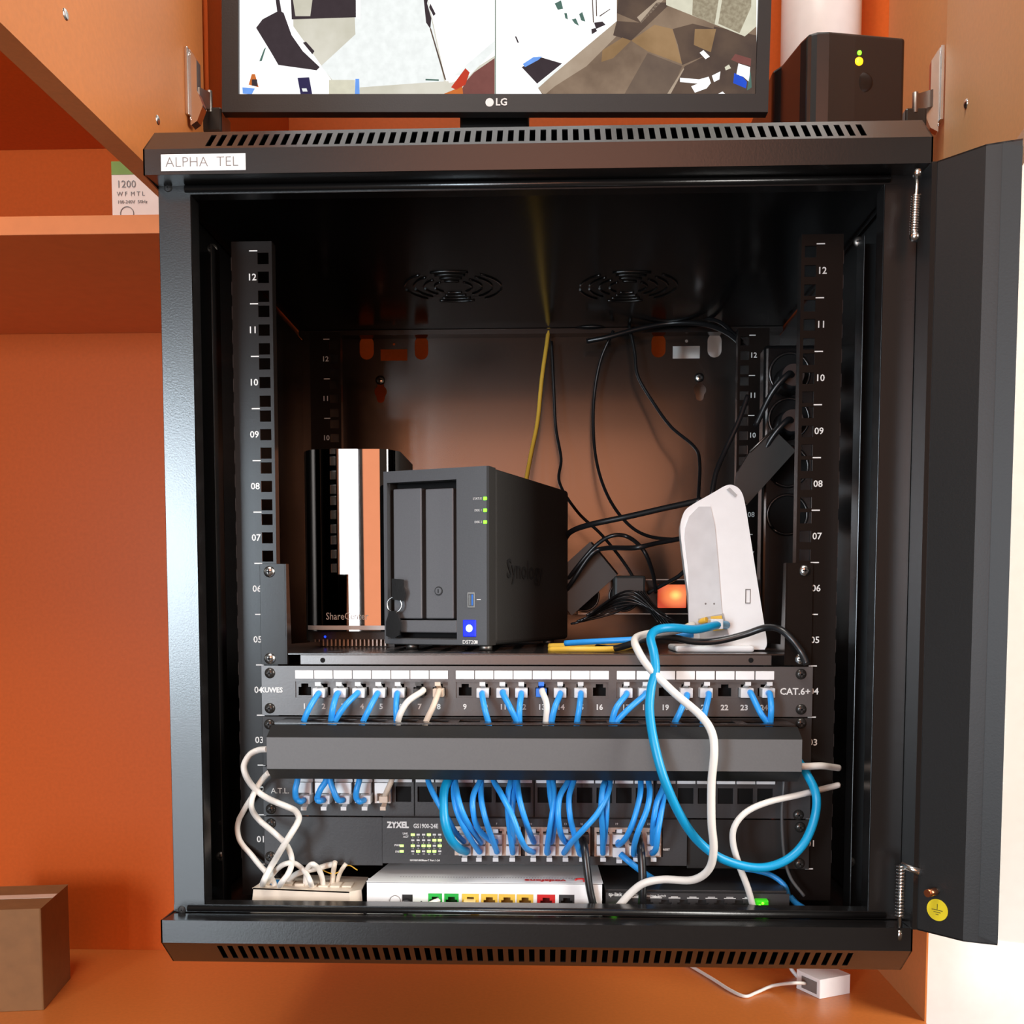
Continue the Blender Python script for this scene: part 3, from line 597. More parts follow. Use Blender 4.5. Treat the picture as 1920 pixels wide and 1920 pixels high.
# upper patch panel
pp = thing('patch_bay', 'upper grey patch panel with white label strips and numbers 1 to 24', 'patch panel', (0, 0, 3*U))
YP = -0.0045
def gx(px): return PW(px, 1297, YP).x
groups = [(553, 841), (854, 1142), (1155, 1452)]
zl0, zl1 = PW(700, 1273, YP).z, PW(700, 1257, YP).z; zr0, zr1 = PW(700, 1308, YP).z, PW(700, 1278, YP).z; zn = PW(700, 1325, YP).z
holes = [(gx(a+1), gx(c-1), zr0, zr1) for a, c in groups]
b = MB(); b.plate(-0.2385, 0.2400, 3*U+0.0006, 4*U-0.0006, YP, YP+0.0035, holes); panel = b.build('panel_face', GREYP, pp, bevel=0.0003)
ports = []
for gi, (a, c) in enumerate(groups):
    for k in range(8): ports.append((gx(a+(c-a)*(k+0.5)/8), a+(c-a)*(k+0.5)/8))
lb = MB(); nb = MB(); jk = MB(); 
for i, (x, px) in enumerate(ports):
    w = (gx(groups[0][1])-gx(groups[0][0]))/8
    lb.box(x-w*0.475, x+w*0.475, YP-0.0008, YP-0.0001, zl0, zl1)
    nb.text(str(i+1), (x-0.0002, YP-0.0002, zn), 0.0066, bold=0.00018)
lbo = lb.build('label_strip', PAPER, panel, bevel=0.0005); nb.build('port_numbers', PRINT, panel)
for gi, (a, c) in enumerate(groups):
    b = MB(); xa, xc = gx(a+1), gx(c-1); zc = (zr0+zr1)/2
    hs = []
    for k in range(8):
        x = ports[gi*8+k][0]; hs += [(x-0.0056, x+0.0056, zc-0.0052, zc+0.0022), (x-0.0032, x+0.0032, zc+0.0021, zc+0.0052)]
    b.plate(xa, xc, zr0, zr1, YP+0.0012, YP+0.0030, hs); b.box(xa, xc, YP+0.013, YP+0.014, zr0, zr1, 1)
    b.build('port_block', [GREYP, DARK], pp)
for x, px in ports: pass
b = MB(); p = PW(487, 1294, YP); b.text('KUWES', (p.x+0.0005, YP-0.0002, p.z), 0.0062, align='LEFT', bold=0.0002, sx=0.95); b.build('panel_lettering', PRINT, panel); b = MB(); p = PW(1462, 1297, YP); b.text('CAT.6+', (p.x, YP-0.0002, p.z), 0.0080, align='LEFT', bold=0.00015)
b.build('panel_lettering', PRINT, panel)
screws_for(panel, ((506,1262),(506,1328),(1502,1264),(1502,1330)), YP-0.0001)
# cable manager
cm = thing('cable_manager', 'wide blank charcoal cable cover panel between the two patch panels', 'cable manager', (0, -0.03, 2*U))
zA, zB, zC, zD = PW(700,1359,-0.042).z, PW(700,1383,-0.062).z, PW(700,1443,-0.062).z, PW(700,1461,-0.048).z
b = MB(); x0, x1 = PW(500,1410,-0.062).x, PW(1504,1410,-0.062).x
pr = [(-0.045,zA),(-0.062,zB),(-0.062,zC),(-0.048,zD),(-0.0468,zD),(-0.0605,zC+0.0005),(-0.0605,zB-0.0005),(-0.044,zA-0.001)]
b.prism([(x0,y,z) for y,z in pr], (x1-x0,0,0)); fcv = b.build('front_cover', CHAR, cm, bevel=0.0003)
b = MB(); b.box(x0+0.0002, x1-0.0002, -0.0624, -0.0620, zC+0.0002, zB-0.0002); b.build('cover_face', COVG, fcv)  # front face in a lighter grey than the bevels
b = MB(); b.box(-0.2385, 0.2400, -0.0045, -0.0010, 2*U+0.0006, 3*U-0.0006); mb_ = b.build('back_panel', CHAR, cm, bevel=0.0003)
MT = frame((0,0,3*U-0.0018), (1,0,0), (0,0,-1), (0,1,0)); hs = []
for k in range(15):
    x = -0.188+k*0.0268; hs.append((x-0.009, x+0.009, -0.036, -0.014))
for nm, z in (('top_plate', 3*U-0.0016), ('bottom_plate', zD+0.0012)):
    b = MB(frame((0,0,z), (1,0,0), (0,0,-1), (0,1,0))); b.plate(x0+0.002, x1-0.002, -0.044, -0.0048, 0, 0.0012, hs); b.build(nm, BLACK, cm)
screws_for(mb_, ((505,1358),(1502,1356)), -0.0047)
# lower patch panel
ap = thing('patch_bay', 'lower black patch panel with five white jacks and mostly empty black ports', 'patch panel', (0, 0, U))
zp0, zp1 = PW(1000,1505,YP).z, PW(1000,1476,YP).z; zs0, zs1 = PW(1000,1467,YP).z, PW(1000,1456,YP).z
bnd = [553, 741, 776, 997, 1004, 1222, 1232, 1452]
cols = []
for a, c in ((553, 775), (779, 999), (1004, 1225), (1230, 1453)):
    for k in range(6): cols.append(a+(c-a)*(k+0.5)/6)
holes = [(PW(c-14.5,1490,YP).x, PW(c+14.5,1490,YP).x, zp0, zp1) for c in cols]
b = MB(); b.plate(-0.2385, 0.2400, U+0.0006, 2*U-0.0006, YP, YP+0.0035, holes); af = b.build('panel_face', DGREY, ap, bevel=0.0003)
b = MB()
for px in (777, 1001.5, 1227.5): x = PW(px,1500,YP).x; b.box(x-0.0005, x+0.0005, YP-0.0002, YP, U+0.001, 2*U-0.001)
b.build('panel_seams', DARK, af)
b = MB()
for i, c in enumerate(cols): x = PW(c,1490,YP).x; b.box(x-0.0079, x+0.0079, YP-0.0030, YP-0.0001, zs0, zs1)
b.build('label_strip', PAPER, af)
for i, c in enumerate(cols):
    x = PW(c,1490,YP).x; b = MB()
    if i < 5:
        kz1 = PW(1000,1470,YP-0.006).z; b.plate(x-0.0070, x+0.0070, zp0-0.0002, kz1, YP-0.006, YP+0.002, [(x-0.0052, x+0.0052, zp0+0.0016, zp0+0.0085)]); b.box(x-0.0066, x+0.0066, YP+0.004, YP+0.005, zp0, zp1)
        o = b.build('keystone_jack', WHITE, ap); o['label'] = 'white jack'
    else:
        b.box(x-0.0067, x+0.0067, YP+0.0022, YP+0.0034, zp0, zp1); b.build('blank_insert', DARK, ap)
b = MB(); p = PW(508, 1483, YP); b.text('A.T.L.', (p.x, YP-0.0002, p.z), 0.0068, align='LEFT'); b.build('panel_lettering', PRINT, af)
screws_for(af, ((508,1517),(1497,1528)), YP-0.0001)
# gigabit switch
sw = thing('network_switch', 'black 24 port switch with columns of green status lights', 'network switch', (0, 0, 0))
b = MB(); xa, xc = PW(717,1576,-0.012).x, PW(1288,1576,-0.012).x; zt2, zb2 = PW(1000,1535,-0.012).z, PW(1000,1621,-0.012).z
sx0, sx1 = PW(853,1576,-0.012).x, PW(1243,1576,-0.012).x; sz0, sz1 = PW(1000,1605,-0.012).z, PW(1000,1550,-0.012).z
b.plate(xa, xc, zb2, zt2, -0.012, -0.009, [(sx0, sx1, sz0, sz1)]); b.box(xa, xc, -0.008, 0.16, zb2, zt2); sc = b.build('case', DGREY, sw, bevel=0.0006)
b = MB(); b.box(-0.2385, xa-0.0012, YP, YP+0.003, 0.0006, U-0.0006); e1_ = b.build('rack_ear', DGREY, sw, bevel=0.0004)
b = MB(); b.box(xc+0.0012, 0.2400, YP, YP+0.003, 0.0006, U-0.0006); e2_ = b.build('rack_ear', CHAR, sw, bevel=0.0004)
screws_for(e1_, ((508,1544),(507,1606)), YP-0.0001); screws_for(e2_, ((1500,1551),(1499,1619)), YP-0.0001)
Yw = -0.0122
def SWP(px, py): p = PW(px, py, Yw); return p
b = MB(); p = SWP(726,1547); b.text('ZYXEL', (p.x,Yw,p.z), 0.0074, align='LEFT', bold=0.0004, sx=0.86); b.build('brand_lettering', PRINT, sc); b = MB(); p = SWP(775,1549); b.text('GS1900-24E', (p.x,Yw,p.z), 0.0054, align='LEFT', bold=0.00012, sx=0.80)
b.build('model_lettering', PRINT, sc); b = MB(); p = SWP(768,1613); b.text('10/100/1000Base-T Port 1-24', (p.x,Yw,p.z), 0.0022, align='LEFT', bold=0.00008); b.build('port_lettering', PRINT, sc); b = MB(); p = SWP(1243,1593); b.text('RESET', (p.x,Yw,p.z), 0.0022, align='LEFT', bold=0.00008)
b.build('reset_lettering', PRINT, sc); b = MB()
for t_, px, py in (('LNK',760,1563),('ACT',761,1569),('PWR',745,1585),('SYS',745,1597)): p = SWP(px,py); b.text(t_, (p.x,Yw,p.z), 0.0024, bold=0.00008)
lit = {(0,0),(3,0),(4,1),(5,1),(0,2),(2,2),(3,2),(5,2),(1,3),(4,3),(3,3)}
for cx in range(6):
    for r in range(4):
        if (cx, r) not in lit: p = SWP(774+cx*10.1, 1565+r*10.4); b.box(p.x-0.0014, p.x+0.0014, Yw-0.0001, Yw, p.z-0.0008, p.z+0.0008)
        p = SWP(774+cx*10.1, 1570+r*10.4); b.text(str(1+cx*2+(r//2)*12+r%2), (p.x,Yw,p.z), 0.0020)
b.build('light_legend', PRINT, sc); b = MB()
for i, px in enumerate((894,931,995,1060,1090,1156,1216)): p = SWP(px, 1545); b.text('%d' % (4+i*3), (p.x,Yw,p.z), 0.0026)
b.build('port_numbers', PRINT, sc)
for (cx, r) in sorted(lit)+[(-2.05, 2), (-2.05, 3)]:
    p = SWP(774+cx*10.1, 1565+r*10.4); MB().box(p.x-0.0017, p.x+0.0017, Yw-0.0003, Yw+0.0003, p.z-0.0010, p.z+0.0010).build('status_light', LYELG, sw)
swc = [868,899,930,961,1000,1030,1060,1091,1130,1160,1191,1224]
for g in range(3):
    b = MB(); a_ = SWP(swc[g*4]-15.5, 1577).x; c_ = SWP(swc[g*4+3]+15.5, 1577).x; zm = (sz0+sz1)/2; hs = []
    for k in range(4):
        x = SWP(swc[g*4+k], 1577).x
        hs += [(x-0.0054, x+0.0054, zm+0.0014, zm+0.0088), (x-0.003, x+0.003, zm+0.0086, zm+0.0108), (x-0.0054, x+0.0054, zm-0.0088, zm-0.0014), (x-0.003, x+0.003, zm-0.0108, zm-0.0086)]
    b.plate(a_, c_, sz0+0.0002, sz1-0.0002, -0.0125, -0.0105, hs); b.box(a_, c_, -0.0085, -0.0082, sz0, sz1, 1); b.build('port_block', [PORTM, DARK], sw)
# white modem router on the floor of the cabinet
FZ = -0.0440
mr_ = thing('modem_router', 'white modem with green, yellow and red ports on the cabinet floor', 'router', (-0.04, 0.03, FZ))
ym = -0.030
mx0, mx1 = PW(686,1680,ym).x, PW(1131,1680,ym).x; mzt = PW(900,1655,ym).z
pc = [(682,1690)]
b = MB(); portpx = [('green',803,829),('green',833,860),('yellow',866,898),('yellow',902,933),('yellow',935,966),('yellow',969,1000),('red',1007,1041),('grey',1048,1077)]
zq0, zq1 = PW(900,1704,ym).z, PW(900,1676,ym).z
hs = [(PW(a,1690,ym).x, PW(c,1690,ym).x, zq0-0.003, zq1) for _, a, c in portpx]
b.plate(mx0, mx1, FZ+0.004, mzt-0.0004, ym, ym+0.002, hs); b.box(mx0, mx1, ym+0.012, ym+0.014, FZ+0.003, mzt-0.0006)
b.prism([(mx0, ym, mzt-0.0008), (mx1, ym, mzt-0.0008), (mx1-0.004, ym+0.12, mzt+0.002), (mx0+0.022, ym+0.12, mzt+0.002)], (0,0,0.0008))
b.prism([(mx0, ym, FZ+0.003), (mx0, ym, mzt), (mx0+0.022, ym+0.12, mzt+0.002), (mx0+0.022, ym+0.12, FZ+0.003)], (0.001,0,0))
b.prism([(mx1, ym, FZ+0.003), (mx1, ym, mzt), (mx1-0.004, ym+0.12, mzt+0.002), (mx1-0.004, ym+0.12, FZ+0.003)], (-0.001,0,0))
b.box(mx0+0.01, mx1-0.01, ym+0.004, ym+0.11, FZ, FZ+0.003)
mc = b.build('case', WHITE, mr_)
pm = {'green': (GREEN, DGREEN), 'yellow': (YEL, DYEL), 'red': (RED, DRED), 'grey': (DGREY, CHAR)}
for nm, a, c in portpx:
    xa_, xc_ = PW(a,1690,ym).x, PW(c,1690,ym).x; x = (xa_+xc_)/2; zm = (zq0+zq1)/2-0.0005; b = MB()
    b.plate(xa_+0.0001, xc_-0.0001, zq0-0.003, zq1-0.0001, ym-0.0002, ym+0.002, [(x-0.0050, x+0.0050, zm-0.0042, zm+0.0018), (x-0.0030, x+0.0030, zm+0.0016, zm+0.0042)]); b.box(xa_, xc_, ym+0.008, ym+0.0085, zq0-0.003, zq1, 1)
    o = b.build('port', list(pm[nm]), mr_); o['label'] = nm+' port'
b = MB(); p = PW(741,1689,ym); b.ring((p.x, ym-0.0001, p.z), 0.0045, 0.0004, mi=1); b.cyl((p.x,ym,p.z),(p.x,ym-0.0008,p.z),0.0043,20); b.build('power_button', [WHITE, GREYINK], mr_)
b = MB(); p = PW(764,1690,ym); b.box(p.x-0.0045,p.x+0.0045, ym-0.0003, ym+0.004, p.z-0.008, p.z+0.006); b.build('power_socket', CHAR, mr_)
b = MB(); p = PW(790,1691,ym); b.cyl((p.x,ym-0.0001,p.z),(p.x,ym+0.0003,p.z),0.0008,10); b.build('reset_hole', INK, mr_)
b = MB()
for j in range(7):
    for i in range(66):
        x = mx0+0.028+i*0.00245+(j%2)*0.0012-j*0.0003; y = ym+0.016+j*0.0052; z = mzt+0.002*(y-ym)/0.12+0.00012
        b.add([(x-0.0007,y-0.0010,z),(x+0.0003,y-0.0010,z),(x+0.0009,y+0.0012,z),(x-0.0001,y+0.0012,z)], [(0,1,2,3)])
b.build('vent_holes', GREYINK, mc)
b = MB(); p = Wz(1022, 1650, mzt+0.0008); b.text('vodafone', (p.x, p.y, mzt+0.0006), 0.0095, X=(-1,0,0), Y=(0,-1,0), bold=0.0003, depth=0.00005); q = Wz(1089, 1650, mzt+0.0008)
b.tube([Vector((q.x+0.0045*math.cos(math.radians(a)), q.y+0.004*math.sin(math.radians(a)), mzt+0.0007)) for a in range(-60, 200, 20)], 0.0009, 6); b.build('brand_lettering', RED, mc)
for px in (755,772,790,801,811,822):
    p = PW(px, 1724, -0.0592); MB().dome((p.x, -0.044, -0.0268), 0.0010, 0.001).build('front_green_dot', LGREEN, mr_)  # row of small emissive green dots below the lower frame rail
# small tp-link switch
tp = thing('network_switch', 'small grey desktop switch on the cabinet floor at right', 'network switch', (0.14, 0.0, FZ))
yt = -0.030; tx0, tx1 = PW(1136,1690,yt).x, PW(1480,1690,yt).x; tzt = PW(1300,1675,yt).z
b = MB(); tc_ = [1170+i*34.6 for i in range(8)]; tzc = PW(1300,1699,yt).z
hs = []
for c in tc_: x = PW(c+8,1690,yt).x; hs += [(x-0.0055,x+0.0055,tzc-0.0045,tzc+0.0030),(x-0.0033,x+0.0033,tzc+0.0028,tzc+0.0055)]
b.plate(tx0, tx1, FZ+0.002, tzt, yt, yt+0.0015, hs); b.box(tx0, tx1, yt+0.010, yt+0.09, FZ+0.001, tzt); tpc = b.build('case', DGREY, tp, bevel=0.0004)
b = MB(); p = PW(1141,1677,yt); b.text('tp-link', (p.x,yt-0.0002,p.z), 0.0044, align='LEFT', bold=0.0001); p = PW(1172,1679,yt); b.text('8-Port Gigabit Desktop Switch', (p.x,yt-0.0002,p.z), 0.0028, align='LEFT')
for i in range(7): x = (PW(tc_[i]+8,1690,yt).x+PW(tc_[i+1]+8,1690,yt).x)/2; p = PW(1300,1684,yt); b.box(x-0.0050,x+0.0050,yt-0.0002,yt-0.00005,p.z-0.0003,p.z+0.0003); b.box(x-0.0030,x+0.0030,yt-0.0002,yt-0.00005,p.z+0.0007,p.z+0.0013)
b.build('case_lettering', PRINT, tpc)
p = PW(1151,1704,yt); MB().dome((p.x,yt-0.0005,p.z), 0.0026, 0.002).build('power_light', LGREEN, tp)
p = PW(1428,1699,yt-0.004); b = MB(); b.box(p.x-0.0055,p.x+0.0055,yt-0.006,yt+0.003,p.z-0.005,p.z+0.0055); gpl = b.build('port_light', LGREEN if False else led('dim_green_light', (50,190,20), 0.6), tp, bevel=0.001)
for dx, dz in ((-0.002,0.001),(0.002,-0.001),(0.0005,0.003)): MB().dome((p.x+dx,yt-0.0061,p.z+dz), 0.0012, 0.0006).build('port_light', LGREEN, tp)
# white terminal box lower left
tb = thing('terminal_box', 'cream telephone distribution box with many thin cords at the lower left', 'distribution box', (-0.19, 0, FZ))
yb_ = -0.030; bx0, bx1 = PW(466,1690,yb_).x, PW(680,1690,yb_).x; z1_ = PW(500,1665,yb_).z; z2_ = PW(660,1672,yb_).z
b = MB(); b.prism([(bx0,yb_,FZ),(bx0+0.0035,yb_,z1_),(PW(655,1672,yb_).x,yb_,z2_),(PW(657,1700,yb_).x,yb_,FZ)], (0,0.0012,0))
b.prism([(PW(655,1672,yb_).x,yb_,z2_),(PW(676,1668,yb_).x,yb_+0.004,z2_+0.0008),(bx1,yb_+0.004,FZ),(PW(657,1700,yb_).x,yb_,FZ)], (0,0.0012,0))
b.prism([(bx0+0.0035,yb_,z1_),(PW(655,1672,yb_).x,yb_,z2_),(PW(676,1668,yb_).x,yb_+0.004,z2_+0.0008),(bx1-0.003,yb_+0.045,z2_+0.001),(bx0+0.012,yb_+0.045,z1_+0.001)], (0,0,-0.0012))
b.prism([(bx0,yb_,FZ),(bx0+0.0035,yb_,z1_),(bx0+0.012,yb_+0.045,z1_),(bx0+0.009,yb_+0.045,FZ)], (0.001,0,0)); tbc = b.build('case', CREAM, tb, bevel=0.0005)
for i in range(8):
    px = 500+i*22; p = W(px, 1657+i*1.1, -0.010); b = MB(); b.box(p.x-0.0042,p.x+0.0042,-0.020,-0.006,z1_-0.002,z1_+0.0012 if i < 4 else z2_+0.0022); b.build('socket', CREAM if i != 1 else BLUE, tb, bevel=0.0004)
# ------------------------------------------------------------------ storage boxes on the shelf
SD = SZ+0.0002
sc_ = thing('storage_box', 'tall mirror-fronted black storage unit behind the one with keys', 'network storage', (-0.16, 0.19, SD))
ys = 0.138; sx0_, sx1_ = PW(572,1000,ys+0.02).x, PW(752,1000,ys+0.02).x
zS = PW(650,840,ys).z
def rrect(x0, x1, y0, y1, rf, rb, n=8):
    P = []
    for cx, cy, r, a0 in ((x0+rf, y0+rf, rf, 180), (x1-rf, y0+rf, rf, 270), (x1-rb, y1-rb, rb, 0), (x0+rb, y1-rb, rb, 90)):
        for i in range(n+1): a = math.radians(a0+90*i/n); P.append((cx+r*math.cos(a), cy+r*math.sin(a)))
    return P
b = MB(); P = rrect(sx0_, sx1_, ys+0.010, ys+0.12, 0.012, 0.006); zz0 = SD+0.006; nP = len(P)
b.prism([(x,y,zz0) for x,y in P], (0,0,zS-zz0-0.001), smooth=True); b.build('case', NASB, sc_)
fx0, fx1 = PW(628,1000,ys).x-0.004, PW(742,1000,ys).x
b = MB(); NN = 24; pr = []
xm = (sx0_+sx1_)/2; hw = (sx1_-sx0_)/2-0.004
for i in range(NN+1):
    u = -1+2*i/NN; pr.append((xm+u*hw, ys+0.011*abs(u)**7))
b.add([(x,y,SD+0.016) for x,y in pr]+[(x,y,zS-0.001) for x,y in pr], [(i,i+1,NN+2+i,NN+1+i) for i in range(NN)], 0, True)
b.add([(x,y,zS-0.001) for x,y in pr]+[(sx1_-0.004,ys+0.03,zS-0.001),(sx0_+0.004,ys+0.03,zS-0.001)], [tuple(range(NN+3))], 1)
sfp = b.build('front_panel', [CHROME, GLOSSB], sc_)
b = MB(); z_ = PW(660,1177,ys).z; h_ = 0.0022
b.add([(x,y-0.0006,z_-h_) for x,y in pr]+[(x,y-0.0006,z_+h_) for x,y in pr], [(i,i+1,NN+2+i,NN+1+i) for i in range(NN)], 0, True); b.build('trim_strip', PAPER, sfp)
b = MB(); p = PW(611,1156,ys); 
b.text('ShareCenter', (p.x, ys-0.0004, p.z), 0.0102, align='LEFT', sx=0.82); b.build('front_lettering', PRINT, sfp)
p = PW(609,1194,ys+0.0); MB().dome((p.x, ys+0.0014, p.z), 0.0012, 0.001).build('blue_led', LBLUE, sc_)
b = MB(); b.box(sx0_+0.006, sx1_-0.006, ys+0.010, ys+0.118, SD, SD+0.0065)
for i in range(18): x = sx0_+0.012+i*0.0042; b.box(x, x+0.0014, ys+0.004, ys+0.011, SD+0.001, SD+0.0075, 1)
b.build('base', [NASB, DSTEEL], sc_)
# main disk station
TH = math.radians(20.6); fxv = Vector((math.cos(TH), -math.sin(TH), 0)); bkv = Vector((math.sin(TH), math.cos(TH), 0))
oR = W(914, 1213, 0.040); oR = Vector((oR.x, 0.040, SD+0.005)); NWd = 0.106; NH = W(914, 872, 0.040).z-oR.z
O = oR-fxv*NWd; NM = frame(O, fxv, bkv, (0,0,1)); NI = NM.inverted()
nas = thing('storage_box', 'black two-bay storage unit with green lights and keys hanging on its front', 'network storage', (O.x+0.05, 0.12, SD))
def nl(px, py):  # pixel on the bezel plane -> local x,z
    d = RC @ Vector(((px-960)/F_PX, 1.0, -(py-PY)/F_PX)); t = (O-CAM).dot(bkv)/d.dot(bkv); v = NI @ (CAM+d*t); return v.x, v.z
b = MB(NM); b.box(0.0005, NWd-0.0005, 0.0195, 0.222, 0.0, NH); b.plate(0.0005, NWd-0.0005, 0.0, NH, 0.004, 0.020, [(0.004, NWd-0.026, 0.006, NH-0.008)]); b.build('case', NASB, nas, bevel=0.004, seg=3)
ix0, iz0 = nl(729, 1198); ix1, iz1 = nl(857, 899)
b = MB(NM); b.plate(0, NWd, 0.0008, NH-0.0008, -0.0015, 0.004, [(ix0, ix1, iz0, iz1)]); bzn = b.build('bezel', NASF, nas, bevel=0.0012)
b = MB(NM); b.box(ix0-0.001, ix1+0.001, 0.0175, 0.0185, iz0-0.001, iz1+0.001); b.build('bay_recess', DARK, nas)
for a_, c_ in ((736, 787), (796, 847)):
    x0n, z0n = nl(a_, 1160); x1n, z1n = nl(c_, 914); b = MB(NM); b.box(x0n, x1n, 0.003, 0.017, z0n, z1n)
    tr = b.build('drive_tray', NASG, nas, bevel=0.001)
    if a_ == 796:
        kx, kz = nl(820, 1108); b = MB(NM); b.cyl((kx,0.0031,kz),(kx,0.0024,kz),0.0042,24,1); b.cyl((kx,0.0031,kz),(kx,0.0018,kz),0.0031,24,0); b.box(kx-0.0006,kx+0.0006,0.0016,0.002,kz-0.0018,kz+0.0018,1); b.build('tray_lock', [NASG, INK], tr)
x0n, z0n = nl(757, 1186); x1n, z1n = nl(853, 1163); MB(NM).box(ix0+0.003, x1n, 0.004, 0.012, z0n, z1n).build('lower_bar', NASG, nas, bevel=0.001)
for py in (935, 957, 979): x, z = nl(911, py); b = MB(NM); b.box(x-0.0018, x+0.0016, -0.0022, -0.0008, z-0.0015, z+0.0015); b.build('status_light', LGREEN, nas, bevel=0.0005)
b = MB(); xv = fxv
for t_, py in (('STATUS',935),('DISK 1',957),('DISK 2',979)): x, z = nl(905, py); b.text(t_, NM @ Vector((x,-0.0017,z)), 0.0030, align='RIGHT', X=xv, sx=0.85)
x, z = nl(881, 1204); b.text('DS720', NM @ Vector((x,-0.0017,z)), 0.0050, X=xv, bold=0.00005)
x, z = nl(894, 1204); e_ = NM @ Vector((x-0.0014,-0.0017,z-0.0014)); b.prism([e_, e_+fxv*0.0030, e_+fxv*0.0030+Vector((0,0,0.0030)), e_+Vector((0,0,0.0030))], bkv*0.0001)
x, z = nl(899, 1125); e_ = NM @ Vector((x-0.002,-0.0017,z)); b.prism([e_, e_+fxv*0.004, e_+fxv*0.004+Vector((0,0,0.0008)), e_+Vector((0,0,0.0008))], bkv*0.0001)
b.build('bezel_lettering', PRINT, bzn)
x, z = nl(885, 1125); b = MB(NM); b.plate(x-0.0036, x+0.0036, z-0.0068, z+0.0068, -0.0020, -0.0010, [(x-0.0027,x+0.0027,z-0.0058,z+0.0058)]); b.box(x-0.0026,x+0.0026,-0.0014,-0.0012,z-0.0057,z+0.0057,1); b.box(x+0.0003,x+0.0018,-0.0018,-0.0014,z-0.005,z+0.005,2); b.box(x-0.0021,x-0.0008,-0.0018,-0.0014,z-0.005,z+0.005,3); b.build('usb_port', [DSTEEL, INK, UBLUE, STEEL], nas)
x, z = nl(882, 1178); b = MB(NM); b.box(x-0.0066,x+0.0066,-0.0026,-0.0010,z-0.0078,z+0.0078); pb_ = b.build('power_button', led('deep_blue_light', (20,40,215), 0.75), nas, bevel=0.0014, seg=3); b = MB(NM); b.dome((x,-0.0027,z), 0.0034, 0.0006); b.build('button_glow', LWHITEB, pb_)
b = MB(NM)
for fx_, fy_ in ((0.018,0.02),(NWd-0.008,0.014),(0.018,0.19),(NWd-0.012,0.19)): MB(NM).cyl((fx_,fy_,-0.0048),(fx_,fy_,0.0005),0.006,16).build('foot', DSTEEL, nas)
sv0 = NM @ Vector((NWd+0.0002, 0.092, 0.071)); b = MB(); b.text('Synology', sv0, 0.026, X=bkv, bold=0.0003, sx=1.0); b.build('side_lettering', INK, nas)
# keys
ky = thing('keys', 'two black-headed keys on a steel ring hanging from the two-bay storage unit lock', 'keys', NM @ Vector((*nl(752,1108)[:1], 0.0, nl(752,1108)[1])))
x, z = nl(752, 1104); b = MB(NM); b.cyl((x+0.002,0.003,z),(x+0.002,-0.004,z),0.0016,12,1); b.prism([(x-0.0062,-0.0045,z-0.010),(x-0.0062,-0.0045,z+0.0095),(x+0.0055,-0.0045,z+0.0085),(x+0.0058,-0.0045,z+0.002),(x+0.0078,-0.0045,z-0.004),(x+0.0050,-0.0045,z-0.0115)], (0,-0.0022,0)); b.build('key_head', [BLACK, STEEL], ky, bevel=0.0005)
x, z = nl(745, 1134); b = MB(NM); b.ring((x,-0.0058,z), 0.0072, 0.0007, (0.15,-1,0)); b.build('key_ring', STEEL, ky)
x, z = nl(745, 1170); b = MB(NM); b.prism([(x-0.0035,-0.0062,z+0.0125),(x+0.0030,-0.0062,z+0.0125),(x+0.0080,-0.0062,z+0.002),(x+0.0070,-0.0062,z-0.010),(x-0.001,-0.0062,z-0.0135),(x-0.0075,-0.0062,z-0.011),(x-0.0075,-0.0062,z+0.002)], (0,-0.0024,0)); b.build('key_head', BLACK, ky, bevel=0.0008)
# white router on the right of the shelf
wr = thing('wifi_router', 'white upright router leaning at the right end of the shelf', 'router', (0.18, 0.05, SD))
yr0 = 0.045
prof = [(1434,1218),(1290,1219),(1295,1190),(1291,1120),(1283,1060),(1276,1000),(1277,978),(1284,958),(1300,945),(1335,925),(1362,910),(1378,911),(1390,922),(1397,945),(1406,1000),(1420,1090),(1433,1170),(1438,1205)]
b = MB(); P3 = [W(px, py, yr0) for px, py in prof]; 
zmin = min(p.z for p in P3); 
for p in P3: p.z += 0
cxr = sum(p.x for p in P3)/len(P3); czr = sum(p.z for p in P3)/len(P3)
P3 = [Vector((p.x, p.y, max(p.z, SD+0.0012))) for p in P3]
P3s = catmull(P3[1:]+[P3[0]], 5)
b.prism([p+Vector((0,0,0)) for p in P3s], (0.004, 0.042, 0.0), smooth=True); rb_ = b.build('case', WHITE, wr, bevel=0.004, seg=4)
# grey-white left front facet and connector bay
fp = [(1291,1200),(1297,1204),(1358,1200),(1352,1130),(1346,1050),(1340,985),(1332,950),(1310,950),(1292,968),(1284,990),(1283,1010),(1290,1070)]
b = MB(); b.prism([W(px, py, yr0-0.0002) for px, py in fp], (0,-0.0012,0)); b.build('front_facet', mat('cool_white_plastic', None, 0.18, lin=(0.66,0.69,0.71)), wr, bevel=0.0006)
b = MB(); b.prism([W(px, py, yr0-0.0016) for px, py in ((1309,1160),(1356,1150),(1366,1190),(1312,1196))], (0,-0.0004,0)); b.build('connector_bay', mat('shade_grey_plastic', None, 0.5, lin=(0.42,0.42,0.42)), wr)
b = MB(); b.prism([W(px, py, yr0-0.0022) for px, py in ((1332,1156),(1353,1154),(1357,1181),(1337,1183))], (0,-0.0014,0)); b.build('network_port', YEL, wr)
for px in (1323, 1339): p = W(px, 1132, yr0-0.0014); MB().dome((p.x,yr0-0.0013,p.z), 0.0009, 0.0004).build('button', GREYINK, wr)
b = MB(); p = W(1403, 1118, yr0); b.plate(p.x-0.0028, p.x+0.0020, p.z-0.0065, p.z+0.0065, yr0-0.0006, yr0-0.0001, [(p.x-0.0020,p.x+0.0014,p.z-0.0057,p.z+0.0057)]); b.build('usb_slot', GREYINK, wr)
